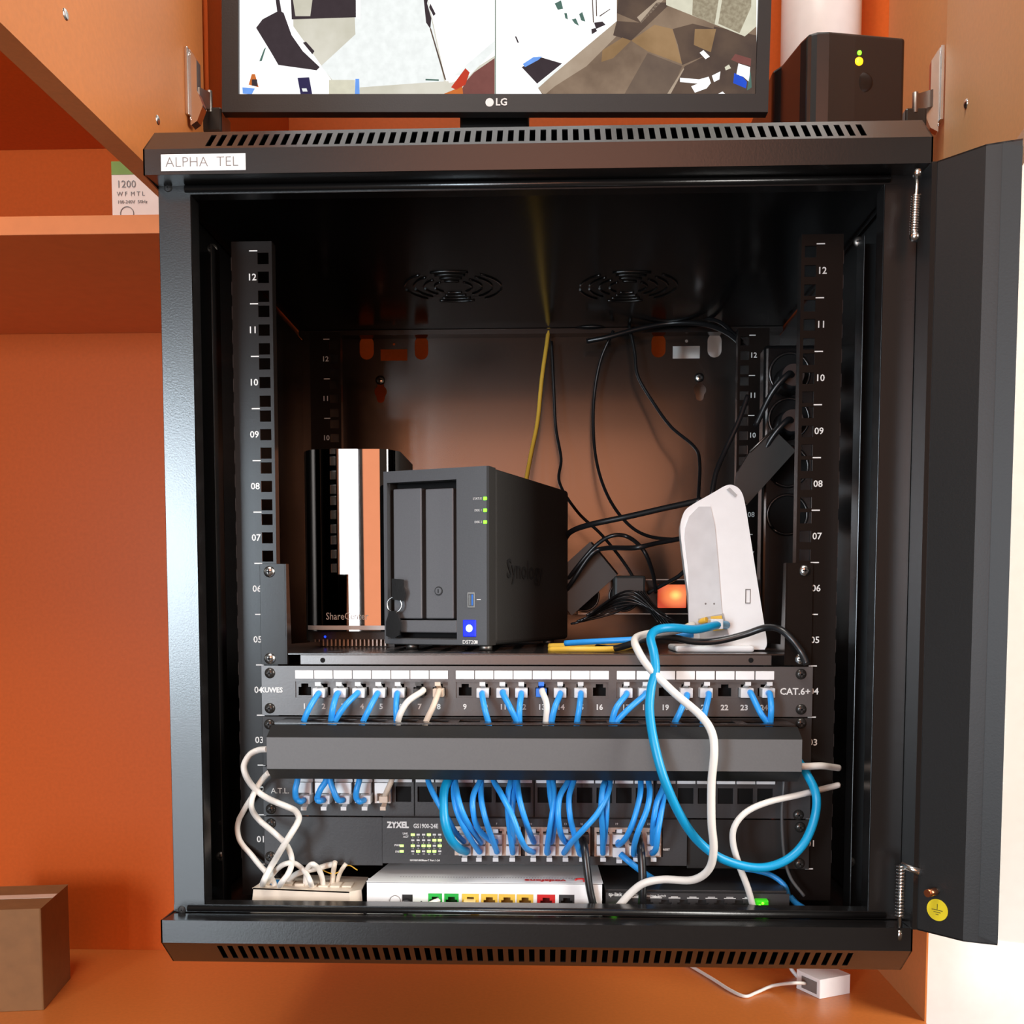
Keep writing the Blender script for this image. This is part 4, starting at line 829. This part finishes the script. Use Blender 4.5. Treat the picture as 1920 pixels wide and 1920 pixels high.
b = MB(); b.prism([W(px, py, yr0-0.001) for px, py in ((1362,918),(1368,914),(1382,928),(1378,932))], (0,-0.0003,0)); b.build('top_slot', mat('shadow_slot_plastic', None, 0.5, lin=(0.5,0.5,0.5)), wr)
b = MB(); a = W(1265, 1212, 0.035); c = W(1412, 1212, 0.035); b.box(a.x, c.x, 0.028, 0.088, SD, SD+0.0055); b.build('foot_stand', WHITE, wr, bevel=0.002)
# power strips and adapters at the back
pd = thing('power_strip', 'rear horizontal black power strip with a glowing orange rocker switch', 'power strip', (0.05, 0.29, 0.22))
yq = 0.272; z0_, z1_q = PW(1150,1152,yq).z, PW(1150,1086,yq).z
b = MB(); b.box(0.045, 0.215, yq, yq+0.018, z0_, z1_q); b.box(-0.2400, 0.2400, 0.2905, 0.2920, z0_, z1_q); pdc = b.build('case', GLOSSB, pd, bevel=0.0006)
b = MB(); b.box(0.046, 0.213, yq-0.0006, yq, z1_q-0.0012, z1_q); b.box(0.046, 0.213, yq-0.0006, yq, z0_, z0_+0.0012); b.build('metal_edge', DSTEEL, pdc)
a = W(1233,1140,yq-0.002); c = W(1287,1096,yq-0.002); b = MB(); b.box(a.x, c.x, yq-0.004, yq+0.001, a.z, c.z); rk = b.build('rocker_switch', ROCK, pd, bevel=0.0012); rk['label'] = 'glowing orange rocker switch'
for px in (1095, 1170): p = W(px,1118,yq); b = MB(); b.ring((p.x,yq-0.0002,p.z), 0.0165, 0.0012); b.cyl((p.x,yq-0.0003,p.z),(p.x,yq+0.0002,p.z),0.0155,28,1); b.build('socket', [BLACK, DARK], pd)
vp = thing('power_strip', 'black vertical power strip with round sockets behind the right rail', 'power strip', (0.262, 0.2, 0.25))
b = MB(); b.box(0.236, 0.290, 0.200, 0.225, 0.16, 0.500); vpc = b.build('case', GLOSSB, vp, bevel=0.004, seg=3)
for py in (700, 785, 875, 965): p = W(1448, py, 0.199); b = MB(); b.ring((0.262,0.1992,p.z), 0.0205, 0.0018); b.cyl((0.262,0.1990,p.z),(0.262,0.1995,p.z),0.0195,28,1); b.build('socket', [BLACK, DARK], vp)
for py in (705, 790):
    p = W(1440, py, 0.17); b = MB(); b.cyl((0.260,0.199,p.z),(0.258,0.165,p.z),0.015,20,r2=0.011); b.tube([(0.258,0.168,p.z),(0.250,0.155,p.z-0.002),(0.235,0.158,p.z-0.020),(0.222,0.17,p.z-0.05)], 0.003, 8)
    pg = b.build('power_plug', BCAB); tag(pg, 'black mains plug in the %s socket of the vertical power strip' % ('topmost' if py == 705 else 'second'), 'plug')
def adapter(corners, y, depth, label, edge=None):
    P = [W(px, py, y) for px, py in corners]; b = MB(); b.prism(P, (0.003, depth, 0.002)); 
    t = thing('power_adapter', label, 'power adapter', (P[0]+P[2])/2); b.build('case', ADAPT, t, bevel=0.0025, seg=3)
    if edge: b = MB(); b.tube([W(*edge[0], y-0.0012), W(*edge[1], y-0.0012)], 0.0011, 6, curve=False); b.build('edge_highlight', DSTEEL, t)  # highlight along the case edge, modelled as a bright tube
adapter([(1449,803),(1492,845),(1401,946),(1380,912),(1384,884),(1405,849)], 0.158, 0.028, 'black rectangular power adapter tilted above the white router', ((1449,806),(1406,847)))
adapter([(1106,1016),(1157,1078),(1072,1154),(1022,1092)], 0.246, 0.022, 'black rectangular power adapter leaning beside the unit with keys')
# ================================================================== CABLES
def cable(name, label, pts, r, m, group=None, ends=None):
    """pts: (px, py, depth) samples of the cable's real course"""
    P = [W(*p) for p in pts]; t = thing(name, label, 'cable', P[0], group)
    b = MB(); b.tube(P, r, 10); b.build('cord', m, t); return t, P
def plug(t, P, top=True, m=None, size=1.0, clip=True, clipm=None):
    """clear modular plug seated at P (front of the jack), boot towards the viewer"""
    b = MB(); s = size; b.box(P.x-0.0054*s, P.x+0.0054*s, P.y-0.006, P.y+0.010, P.z-0.0048*s, P.z+0.0036*s); q = b.build('plug', m or CLEAR, t, bevel=0.0006)
    if clip:
        u = 1 if top else -1; b = MB()
        b.prism([(P.x-0.0022,P.y-0.0085,P.z+u*0.0072),(P.x+0.0022,P.y-0.0085,P.z+u*0.0072),(P.x+0.0020,P.y+0.004,P.z+u*0.0034),(P.x-0.0020,P.y+0.004,P.z+u*0.0034)], (0,0.0002,u*0.0010))
        b.box(P.x-0.0024, P.x+0.0024, P.y-0.0088, P.y-0.0078, P.z+u*0.0060, P.z+u*0.0092); b.build('plug_clip', clipm or m or CLEAR, q)
    return q
YC = -0.014
top = {2:[(595,1303),(579,1330),(567,1362)],3:[(631,1303),(624,1328),(620,1362)],4:[(668,1302),(645,1326),(624,1362)],5:[(706,1303),(692,1330),(678,1362)],6:[(744,1303),(743,1330),(744,1362)],
 7:[(791,1297),(765,1315),(750,1340),(745,1362)],8:[(822,1298),(812,1325),(796,1362)],10:[(904,1303),(909,1330),(917,1362)],11:[(943,1301),(957,1328),(972,1362)],12:[(977,1303),(974,1330),(974,1362)],
 13:[(1017,1298),(1025,1322),(1023,1362)],14:[(1050,1303),(1040,1328),(1033,1362)],15:[(1089,1303),(1086,1330),(1081,1362)],17:[(1174,1303),(1155,1328),(1146,1362)],18:[(1209,1303),(1176,1332),(1151,1362)],
 20:[(1288,1306),(1275,1335),(1263,1362)],21:[(1329,1304),(1322,1335),(1317,1362)],23:[(1409,1302),(1425,1335),(1441,1362)],24:[(1444,1303),(1446,1330),(1444,1362)]}
plx = {2:601,3:640,4:675,5:713,6:749,7:787,8:823,10:906,11:943,12:978,13:1015,14:1050,15:1088,17:1173,18:1208,20:1285,21:1322,23:1398,24:1438}
for n, pts in top.items():
    m = BLUE; r = 0.0026; nm = 'blue'
    if n in (7, 13): m, r, nm = WCAB, 0.0027, 'white'
    if n == 8: m, r, nm = BEIGE, 0.0025, 'beige'
    D = [YC-0.004, YC-0.014, YC-0.016, YC-0.012] if len(pts) == 4 else [YC-0.004, YC-0.014, YC-0.012]
    if n in (3, 11, 24): D = [d-0.003 for d in D[:-1]]+[D[-1]]
    pp3 = [(p[0], p[1], d) for p, d in zip(pts, D)]; last = pp3[-1]; q = W(*last)
    full = [W(*p) for p in pp3]; full.insert(0, full[0]+Vector((0, 0.008, 0.001))); full.append(q+Vector((0, 0.001, -0.016)))
    t = thing('patch_cable', '%s cord leaving port %d of the upper patch panel%s' % (nm, n, {7:' through a black plug',13:' through a blue plug'}.get(n, '')), 'cable', W(plx[n], 1297, -0.006), 'patch cords in the upper patch panel')
    MB().tube(full, r, 10).build('cord', m, t)
    pc = W(plx[n], 1297, -0.006); pc.y = -0.008
    plug(t, pc, True, {7: NASB, 13: UBLUE, 8: BEIGE}.get(n), 1.0 if n not in (7, 8, 13) else 0.85)
# lower panel
low = [(1, 574, [(558,1461),(554,1480),(555,1496),(562,1503)]), (2, 611, [(612,1461),(601,1480),(595,1496),(598,1502)]), (3, 648, [(619,1461),(626,1484),(634,1500)]), (4, 687, [(674,1461),(669,1480),(668,1495),(674,1503)])]
for n, px, pts in low:
    t = thing('patch_cable', 'blue cord in white jack %s of the lower patch panel' % {1:'one, leftmost,',2:'two',3:'three',4:'four'}[n], 'cable', W(px, 1495, -0.008), 'patch cords in the lower patch panel')
    P = [W(x, y, -0.026-0.002*(i%2)) for i, (x, y) in enumerate(pts)]; P.insert(0, P[0]+Vector((0,0.004,0.014))); P.append(W(px-4, 1500, -0.020))
    MB().tube(P, 0.0026, 10).build('cord', BLUE, t); pc = W(px, 1496, -0.013); pc.y = -0.014; plug(t, pc, False, size=0.9)
t = thing('patch_cable', 'pale grey cord in the fifth white jack of the lower patch panel', 'cable', W(721, 1495, -0.008)); P = [W(737,1450,-0.02), W(734,1464,-0.022), W(726,1482,-0.020), W(720,1496,-0.012)]
MB().tube(P, 0.0024, 10).build('cord', BEIGE, t); pc = W(721, 1496, -0.011); pc.y = -0.012; plug(t, pc, False, BEIGE, size=0.7)
# switch cords: (port column index, row, samples)
Z = [(0,'t',[(802,1458),(810,1483),(825.6,1511.6),(841,1537.7),(853,1560),(868,1577)]),
 (1,'b',[(851,1461),(851,1492),(858,1524.6),(876.4,1563.7),(897,1595)]), (1,'t',[(853.6,1461),(859.4,1498.6),(873.8,1537.7),(899.8,1578)]),
 (2,'t',[(901,1461),(888,1489.5),(886.8,1518),(897,1554.6),(926,1580)]), (2,'b',[(902.4,1466),(902.4,1498.6),(909,1531),(919.3,1563.7),(931,1595)]),
 (4,'b',[(924.5,1459.5),(940,1489.5),(959.7,1528.5),(975.3,1570),(985.7,1589.7),(998.8,1597.6)]),
 (3,'b',[(958.4,1459.5),(953,1485.6),(952,1518),(955.8,1557),(961,1596)]), (3,'t',[(963.6,1463.4),(962,1498.6),(960,1531),(961,1557),(962,1578)]),
 (4,'t',[(970,1463.4),(974,1498.6),(987,1544),(1000,1577)]), (5,'t',[(1029.5,1459.5),(1032,1492),(1037.3,1524.6),(1038,1550.7),(1034,1578)]),
 (5,'b',[(1036,1459.5),(1039,1494.7),(1034.7,1531),(1029.5,1563.7),(1025.6,1597.6)]), (6,'t',[(1067.3,1459.5),(1050.4,1492),(1046.5,1528.5),(1051.7,1563.7),(1061,1580)]),
 (7,'b',[(1076.4,1461),(1067.3,1492),(1068.6,1528.5),(1076.4,1563.7),(1087,1600)]), (6,'b',[(1144,1462),(1139,1489.5),(1120.7,1524.6),(1094.6,1554.6),(1072.5,1578),(1058,1598)]),
 (8,'b',[(1135,1462),(1129.8,1479),(1127,1518),(1129.8,1557),(1130.4,1597)]), (8,'t',[(1139,1462),(1138,1505),(1136,1544),(1132.4,1580)]),
 (9,'t',[(1201.4,1462),(1200,1492),(1188.4,1537.7),(1174,1570),(1159.7,1584)]), (10,'b',[(1215.7,1462),(1218.3,1485.6),(1213,1518),(1197.5,1557),(1189.7,1583),(1188.4,1602)]),
 (11,'t',[(1244.4,1472),(1231.4,1505),(1224.8,1544),(1223.5,1580)]), (11,'b',[(1247,1476),(1240.5,1518),(1234,1557),(1230,1590),(1223.5,1600)])]
ORD = ['first','second','third','fourth','fifth','sixth','seventh','eighth','ninth','tenth','eleventh','twelfth']
for i, (c, row, pts) in enumerate(Z):
    n = len(pts); P = []
    base = -0.030-0.0035*(i % 3)-(0.012 if (c, row) in ((6,'b'), (4,'b')) else 0)
    for k, (x, y) in enumerate(pts):
        u = k/(n-1); d = -0.026+(base+0.004)*math.sin(math.pi*u)*0.75 if k < n-1 else -0.024
        P.append(W(x, y, d))
    P.insert(0, P[0]+Vector((0, 0.006, 0.014))); P.append(W(swc[c], 1575 if row == 't' else 1595, -0.016))
    t = thing('patch_cable', 'blue cord in the %s row, %s port column of the 24 port switch' % ('upper' if row == 't' else 'lower', ORD[c]), 'cable', W(swc[c], 1575, -0.016), 'blue patch cords in the switch')
    MB().tube(P, 0.0025, 10).build('cord', BLUE, t); pc = W(swc[c], 1571 if row == 't' else 1592, -0.014); pc.y = -0.013; plug(t, pc, row == 't')
t, P = cable('patch_cable', 'thicker teal cord curving down to the first lower port of the 24 port switch', [(845,1448,-0.026),(842,1458,-0.030),(833.4,1480,-0.038),(832,1511.6,-0.046),(834.7,1544,-0.05),(845,1573,-0.046),(860,1590,-0.034),(874,1596,-0.020)], 0.0038, TEAL)
pc = W(872,1592,-0.014); pc.y = -0.013; plug(t, pc, False)
# black cords of the switch
t, P = cable('patch_cable', 'black cord hanging from the upper eighth port column of the 24 port switch', [(1092,1572,-0.016),(1096,1590,-0.030),(1100,1625,-0.036),(1106,1668,-0.038),(1116,1712,-0.036)], 0.0033, BCAB); pc = W(1093,1570,-0.014); pc.y = -0.013; plug(t, pc, True, NASB)
t, P = cable('patch_cable', 'black cord hanging from the upper eleventh port column of the 24 port switch', [(1196,1568,-0.016),(1201,1590,-0.030),(1204,1625,-0.036),(1205,1668,-0.038),(1203,1706,-0.034)], 0.0036, BCAB); pc = W(1192,1568,-0.014); pc.y = -0.013; plug(t, pc, True, NASB)
t, P = cable('patch_cable', 'blue cord slanting down right from the tenth lower port of the 24 port switch', [(1163,1601,-0.020),(1185,1620,-0.024),(1215,1642,-0.012),(1240,1656,0.010),(1258,1668,0.03)], 0.0027, BLUE); pc = W(1160,1595,-0.014); pc.y = -0.013; plug(t, pc, False)
cable('patch_cable', 'blue cord arching behind the small switch below the right rack ear', [(1385,1628,0.02),(1420,1633,0.012),(1450,1643,0.005),(1472,1662,0.0),(1480,1690,0.0)], 0.0024, BLUE)
cable('patch_cable', 'short end of blue cord at the lower right corner beside the small switch', [(1482,1682,-0.004),(1492,1693,-0.010),(1506,1703,-0.018),(1520,1712,-0.024)], 0.0028, BLUE)
# long loose cables
t, P = cable('network_cable', 'long teal cable looping from the white router down across the cover panel', [(1362,1172,0.040),(1345,1172,0.020),(1305,1180,0.0),(1262,1177,-0.02),(1232,1181,-0.03),(1220,1196,-0.042),(1226,1225,-0.052),(1229,1258,-0.058),(1221,1290,-0.062),(1218,1335,-0.070),(1227,1395,-0.080),(1245,1460,-0.084),(1275,1528,-0.078),(1310,1578,-0.070),(1358,1612,-0.064),(1420,1627,-0.058),(1470,1615,-0.052),(1506,1583,-0.046),(1527,1535,-0.042),(1530,1490,-0.040),(1512,1450,-0.030),(1495,1425,-0.022)], 0.0037, TEAL)
p = W(1345,1170,0.026); b = MB(); b.box(p.x-0.007, p.x+0.004, 0.018, 0.036, p.z-0.0045, p.z+0.0045); b.build('plug', CLEAR, t, bevel=0.0008)
t, P = cable('network_cable', 'long white cable hanging from the shelf in front of the panels to the small switch', [(1300,1172,0.030),(1270,1182,0.010),(1225,1187,-0.010),(1200,1192,-0.022),(1190,1201,-0.034),(1196,1219,-0.046),(1216,1250,-0.056),(1262,1297,-0.066),(1312,1340,-0.078),(1334,1372,-0.086),(1339,1410,-0.090),(1334,1470,-0.088),(1334,1540,-0.084),(1338,1592,-0.078),(1329,1630,-0.070),(1298,1650,-0.060),(1245,1649,-0.050),(1208,1656,-0.046),(1182,1675,-0.042),(1158,1702,-0.038)], 0.0033, WCAB)
cable('network_cable', 'white cable bending from the right post down to the last port of the small switch', [(1572,1472,-0.006),(1552,1477,-0.014),(1500,1490,-0.040),(1440,1504,-0.052),(1400,1522,-0.056),(1378,1548,-0.056),(1374,1578,-0.054),(1385,1620,-0.050),(1402,1665,-0.046),(1413,1705,-0.038)], 0.0027, WCAB)
cable('network_cable', 'short white cable bridging from the cover panel to the right post', [(1490,1437,-0.030),(1510,1437,-0.034),(1540,1436,-0.030),(1558,1438,-0.016),(1572,1440,-0.004)], 0.0030, WCAB)
cable('network_cable', 'thin grey cord hanging beside the right rack screws', [(1471,1452,-0.018),(1469,1480,-0.020),(1466,1530,-0.020),(1470,1600,-0.018),(1482,1645,-0.018),(1508,1680,-0.020)], 0.0014, GCAB)
# cords on the shelf
cable('power_cable', 'black cord crossing the foot of the white router and over the right bracket', [(1120,1214,0.06),(1150,1216,0.03),(1175,1210,0.012),(1205,1200,0.006),(1250,1194,0.012),(1300,1203,0.015),(1345,1202,0.015),(1395,1190,0.012),(1435,1177,0.006),(1462,1180,-0.006),(1484,1198,-0.012),(1502,1222,-0.014),(1513,1245,-0.018)], 0.0030, BCAB)
cable('network_cable', 'upper yellow cable lying on the shelf right of the unit with keys', [(1030,1212,0.09),(1070,1211,0.080),(1120,1210,0.075),(1165,1208,0.085),(1205,1202,0.11)], 0.0030, YCAB)
cable('network_cable', 'lower yellow cable lying along the shelf edge right of the unit with keys', [(1030,1218,0.040),(1075,1217,0.028),(1120,1217,0.026),(1160,1216,0.028),(1185,1211,0.04)], 0.0026, YCAB)
cable('network_cable', 'blue cable lying on the shelf behind the white cable bend', [(1060,1206,0.065),(1110,1203,0.050),(1170,1200,0.040),(1215,1197,0.035),(1265,1192,0.035),(1300,1190,0.035)], 0.0028, BLUE)
cable('network_cable', 'yellow cable running to the back of the white router', [(1265,1192,0.06),(1285,1176,0.055),(1305,1168,0.048),(1325,1162,0.040)], 0.0026, YCAB)
# back of the cabinet
cable('network_cable', 'thin yellow cable hanging down the middle of the cabinet back', [(1031,600,0.405),(1026,640,0.40),(1016,710,0.39),(1008,790,0.38),(996,850,0.36),(985,910,0.33),(975,980,0.30)], 0.0026, YCAB)
K = [('black cord beside the yellow cable running down to the power strip', [(1034,640,0.395),(1038,720,0.39),(1042,800,0.385),(1052,860,0.37),(1049,905,0.35),(1083,960,0.32),(1130,1005,0.30),(1180,1070,0.26),(1207,1130,0.245)], 0.0018),
 ('black cord in a long curve down the centre of the back plate', [(1150,620,0.39),(1125,680,0.395),(1113,760,0.395),(1116,850,0.38),(1135,920,0.35),(1170,975,0.31),(1215,1005,0.27),(1290,1013,0.22)], 0.0019),
 ('black cord hanging from the ceiling bundle and kinked to the right', [(1180,610,0.39),(1190,660,0.385),(1196,705,0.38),(1225,755,0.37),(1258,800,0.35),(1302,838,0.32),(1312,870,0.28),(1309,940,0.22)], 0.0019),
 ('thick black cord running from the unit with keys up to the white router', [(1045,1040,0.28),(1060,1010,0.26),(1072,996,0.22),(1105,984,0.18),(1180,968,0.16),(1250,952,0.14),(1315,938,0.12)], 0.0030),
 ('black cord slanting from the vertical power strip down behind the router', [(1402,742,0.17),(1385,790,0.165),(1362,840,0.16),(1343,885,0.15),(1334,930,0.14)], 0.0026),
 ('black cord looping over the tilted adapter beside the unit with keys', [(1045,1130,0.27),(1072,1092,0.238),(1108,1040,0.228),(1135,1028,0.22),(1190,1027,0.16),(1235,1018,0.17),(1285,1008,0.18)], 0.0026),
 ('lower black cord lying over the adapter beside the unit with keys', [(1045,1115,0.27),(1078,1068,0.238),(1118,1022,0.228),(1150,1004,0.22),(1180,1008,0.22),(1208,1034,0.19),(1224,1075,0.21),(1230,1110,0.23)], 0.0022),
 ('black cord stretched under the ceiling towards the right rear rail', [(1400,655,0.30),(1365,625,0.33),(1320,608,0.36),(1260,606,0.38),(1200,616,0.38),(1140,632,0.38),(1100,640,0.385)], 0.0030),
 ('upper black cord stretched under the ceiling at the cabinet back', [(1390,640,0.31),(1340,600,0.36),(1250,596,0.39),(1180,598,0.395),(1110,612,0.395),(1040,604,0.40)], 0.0024),
 ('grey-sheened cord stub left of the rocker switch', [(1215,1112,0.235),(1240,1098,0.225),(1270,1082,0.21),(1290,1064,0.20)], 0.0022)]
for lb_, pts, r in K: cable('power_cable', lb_, pts, r, BCAB)
random.seed(3)
desc = ['highest','second highest','third','middle','fifth','sixth','lowest']
for i in range(7):
    a = (1070+i*6, 1172+random.uniform(-4,4)-i*3, 0.20-i*0.006); mid = (1150+i*5, 1150-i*7, 0.20); mid2 = (1200+i*6, 1128+i*4, 0.21-i*0.004); e = (1255+i*5, 1158+i*3, 0.19)
    cable('power_cable', '%s thin black wire of the tangle in front of the power strip' % desc[6-i], [a, mid, mid2, e], 0.0012, BCAB, 'thin black wires tangled on the shelf')
for i in range(5):
    cable('power_cable', '%s thin black wire falling from the plug at the power strip' % ['leftmost','second','third','fourth','rightmost'][i], [(1168+i*7,1092+i*2,0.235),(1186+i*5,1108,0.225),(1200+i*4,1122,0.22),(1235+i*7,1168+i*3,0.20)], 0.0010, BCAB, 'thin black wires at the power strip')
b = MB(); a = W(1150,1128,0.24); b.box(a.x, a.x+0.034, 0.224, 0.258, a.z, a.z+0.028); tag(b.build('power_plug', ADAPT, None, bevel=0.003), 'black square plug in the rear power strip left of the rocker switch', 'plug')
# telephone cords, lower left
q8 = lambda x, y: (440+x/5.646, 1380+y/5.646)
L8 = [('white cord looping out of the cover panel in a wide S to the cream box', [(345,140),(250,150),(160,200),(100,310),(120,420),(180,520),(260,600),(350,660),(450,705),(560,750),(640,790),(680,860),(660,930),(600,1030),(500,1190),(430,1310),(370,1410),(310,1530),(290,1600)], -0.040, 0.0027),
 ('white cord bending along the left ends of the lower panels to the cream box', [(360,390),(300,450),(240,540),(190,640),(175,740),(205,820),(270,900),(340,960),(430,1035),(520,1120),(570,1190),(603,1290),(598,1380),(560,1470),(490,1560),(470,1610)], -0.034, 0.0025),
 ('white cord passing outside the left rail and back to the cream box', [(350,400),(260,510),(200,620),(130,730),(80,820),(45,890),(30,980),(45,1080),(90,1160),(170,1250),(250,1350),(330,1440),(400,1520),(430,1600)], -0.022, 0.0024),
 ('white cord in a high arch over the left of the cream box', [(350,1600),(375,1510),(430,1430),(500,1370),(570,1345),(640,1350),(710,1400),(760,1460),(800,1540),(825,1620)], -0.028, 0.0023),
 ('white cord in a narrow arch at the middle of the cream box', [(750,1620),(752,1520),(765,1420),(800,1365),(840,1360),(890,1410),(925,1500),(940,1610)], -0.024, 0.0023),
 ('white cord rising from the blue socket of the cream box to the right', [(550,1600),(580,1530),(640,1470),(720,1435),(800,1415),(900,1395),(980,1370),(1060,1355)], -0.016, 0.0026),
 ('pale cord standing up from the right half of the cream box', [(1030,1620),(1035,1520),(1045,1440),(1055,1370),(1062,1330)], -0.012, 0.0022),
 ('thin pale cord at the right end of the cream box', [(1078,1620),(1090,1530),(1115,1450),(1150,1390),(1180,1350)], -0.010, 0.0019)]
for lb_, pts, y, r in L8:
    n = len(pts)
    P = []
    for k, p in enumerate(pts):
        yy = y+0.006*math.sin(k*1.3)
        if k == n-1 or (k == 0 and p[1] > 1500): yy = -0.014
        if 'outside' in lb_: yy = y+0.02*math.sin(math.pi*k/(n-1))
        P.append((*q8(*p), yy))
    cable('telephone_cable', lb_, P, r, CREAM if 'pale' in lb_ else WCAB)
cable('telephone_cable', 'hair-thin yellow wire above the cream box', [(*q8(900,1400),-0.008),(*q8(1000,1450),-0.010),(*q8(1080,1450),-0.009),(*q8(1200,1370),-0.006),(*q8(1300,1420),-0.004)], 0.0005, YCAB)
# modem plugs
p = W(803, 1697, -0.037); q = W(822, 1688, -0.029)
t = thing('telephone_cable', 'white flat cord in the left green port of the modem', 'cable', q); MB().tube([q+Vector((0,0.004,0)), q, p, W(796,1712,-0.042)], 0.0022, 8).build('cord', WCAB, t)
q = W(881, 1694, -0.031); t = thing('patch_cable', 'clear plug and cord in the first yellow port of the modem', 'cable', q); plug(t, Vector((q.x, -0.031, q.z)), True, mat('amber_clear_plastic', None, 0.25, lin=(0.80,0.62,0.25)), 0.95, False)
MB().tube([q+Vector((0,-0.006,-0.001)), q+Vector((0.004,-0.010,-0.006)), q+Vector((0.012,-0.012,-0.011))], 0.0024, 8).build('cord', YCAB, t)
q = W(762, 1694, -0.033); t = thing('power_cable', 'black power lead plugged into the modem', 'cable', q); b = MB(); b.cyl(q+Vector((0,0.006,0)), q+Vector((0.0,-0.008,-0.001)), 0.0042, 16, r2=0.0036); b.build('plug', BCAB, t)
MB().tube([q+Vector((0,-0.008,-0.001)), q+Vector((0.001,-0.012,-0.006)), q+Vector((0.002,-0.010,-0.012))], 0.0022, 8).build('cord', BCAB, t)
# white adapter on the cupboard floor
ad = thing('power_adapter', 'small white adapter lying on the cupboard floor at the lower right', 'power adapter', (0.36, 0.36, ZF))
a0 = Wz(1537, 1873, ZF+0.0003); a1 = Wz(1606, 1860, ZF+0.0003); a1 = a0+(a1-a0).normalized()*0.047; a3 = a0+Vector((-0.020, 0.036, 0)); b = MB()
b.prism([a0, a1, a1+(a3-a0), a3], (0,0,0.0235)); adc = b.build('case', WHITE, ad, bevel=0.0015); 
nrm = (a3-a0).cross(Vector((0,0,1))).normalized(); nrm = -nrm if nrm.x > 0 else nrm
b = MB(); s0 = a0+(a3-a0)*0.12+nrm*0.0003; s1 = a0+(a3-a0)*0.75+nrm*0.0003; b.prism([s0+Vector((0,0,0.004)), s1+Vector((0,0,0.004)), s1+Vector((0,0,0.019)), s0+Vector((0,0,0.019))], nrm*0.0003); b.build('socket_face', GREYINK, adc)
e = a0+(a3-a0)*0.55+Vector((0,0,0.012))
t = thing('power_cable', 'white cord on the cupboard floor leading to the small white adapter', 'cable', e)
P = [e+nrm*0.002, W(1490,1843,0.335)]+[Wz(px, py, ZF+0.0024+dz) for px, py, dz in ((1450,1848,0.004),(1418,1861,0),(1397,1868,0),(1370,1857,0),(1335,1835,0),(1300,1814,0),(1270,1796,0))]
MB().tube(P, 0.0021, 8).build('cord', WCAB, t)
t = thing('power_cable', 'second white cord rising from the small white adapter behind the cabinet', 'cable', a3); MB().tube([a3+Vector((0.004,-0.004,0.018)), W(1500,1835,0.40), W(1486,1820,0.41), W(1475,1800,0.42)], 0.0026, 8).build('cord', WHITE, t)
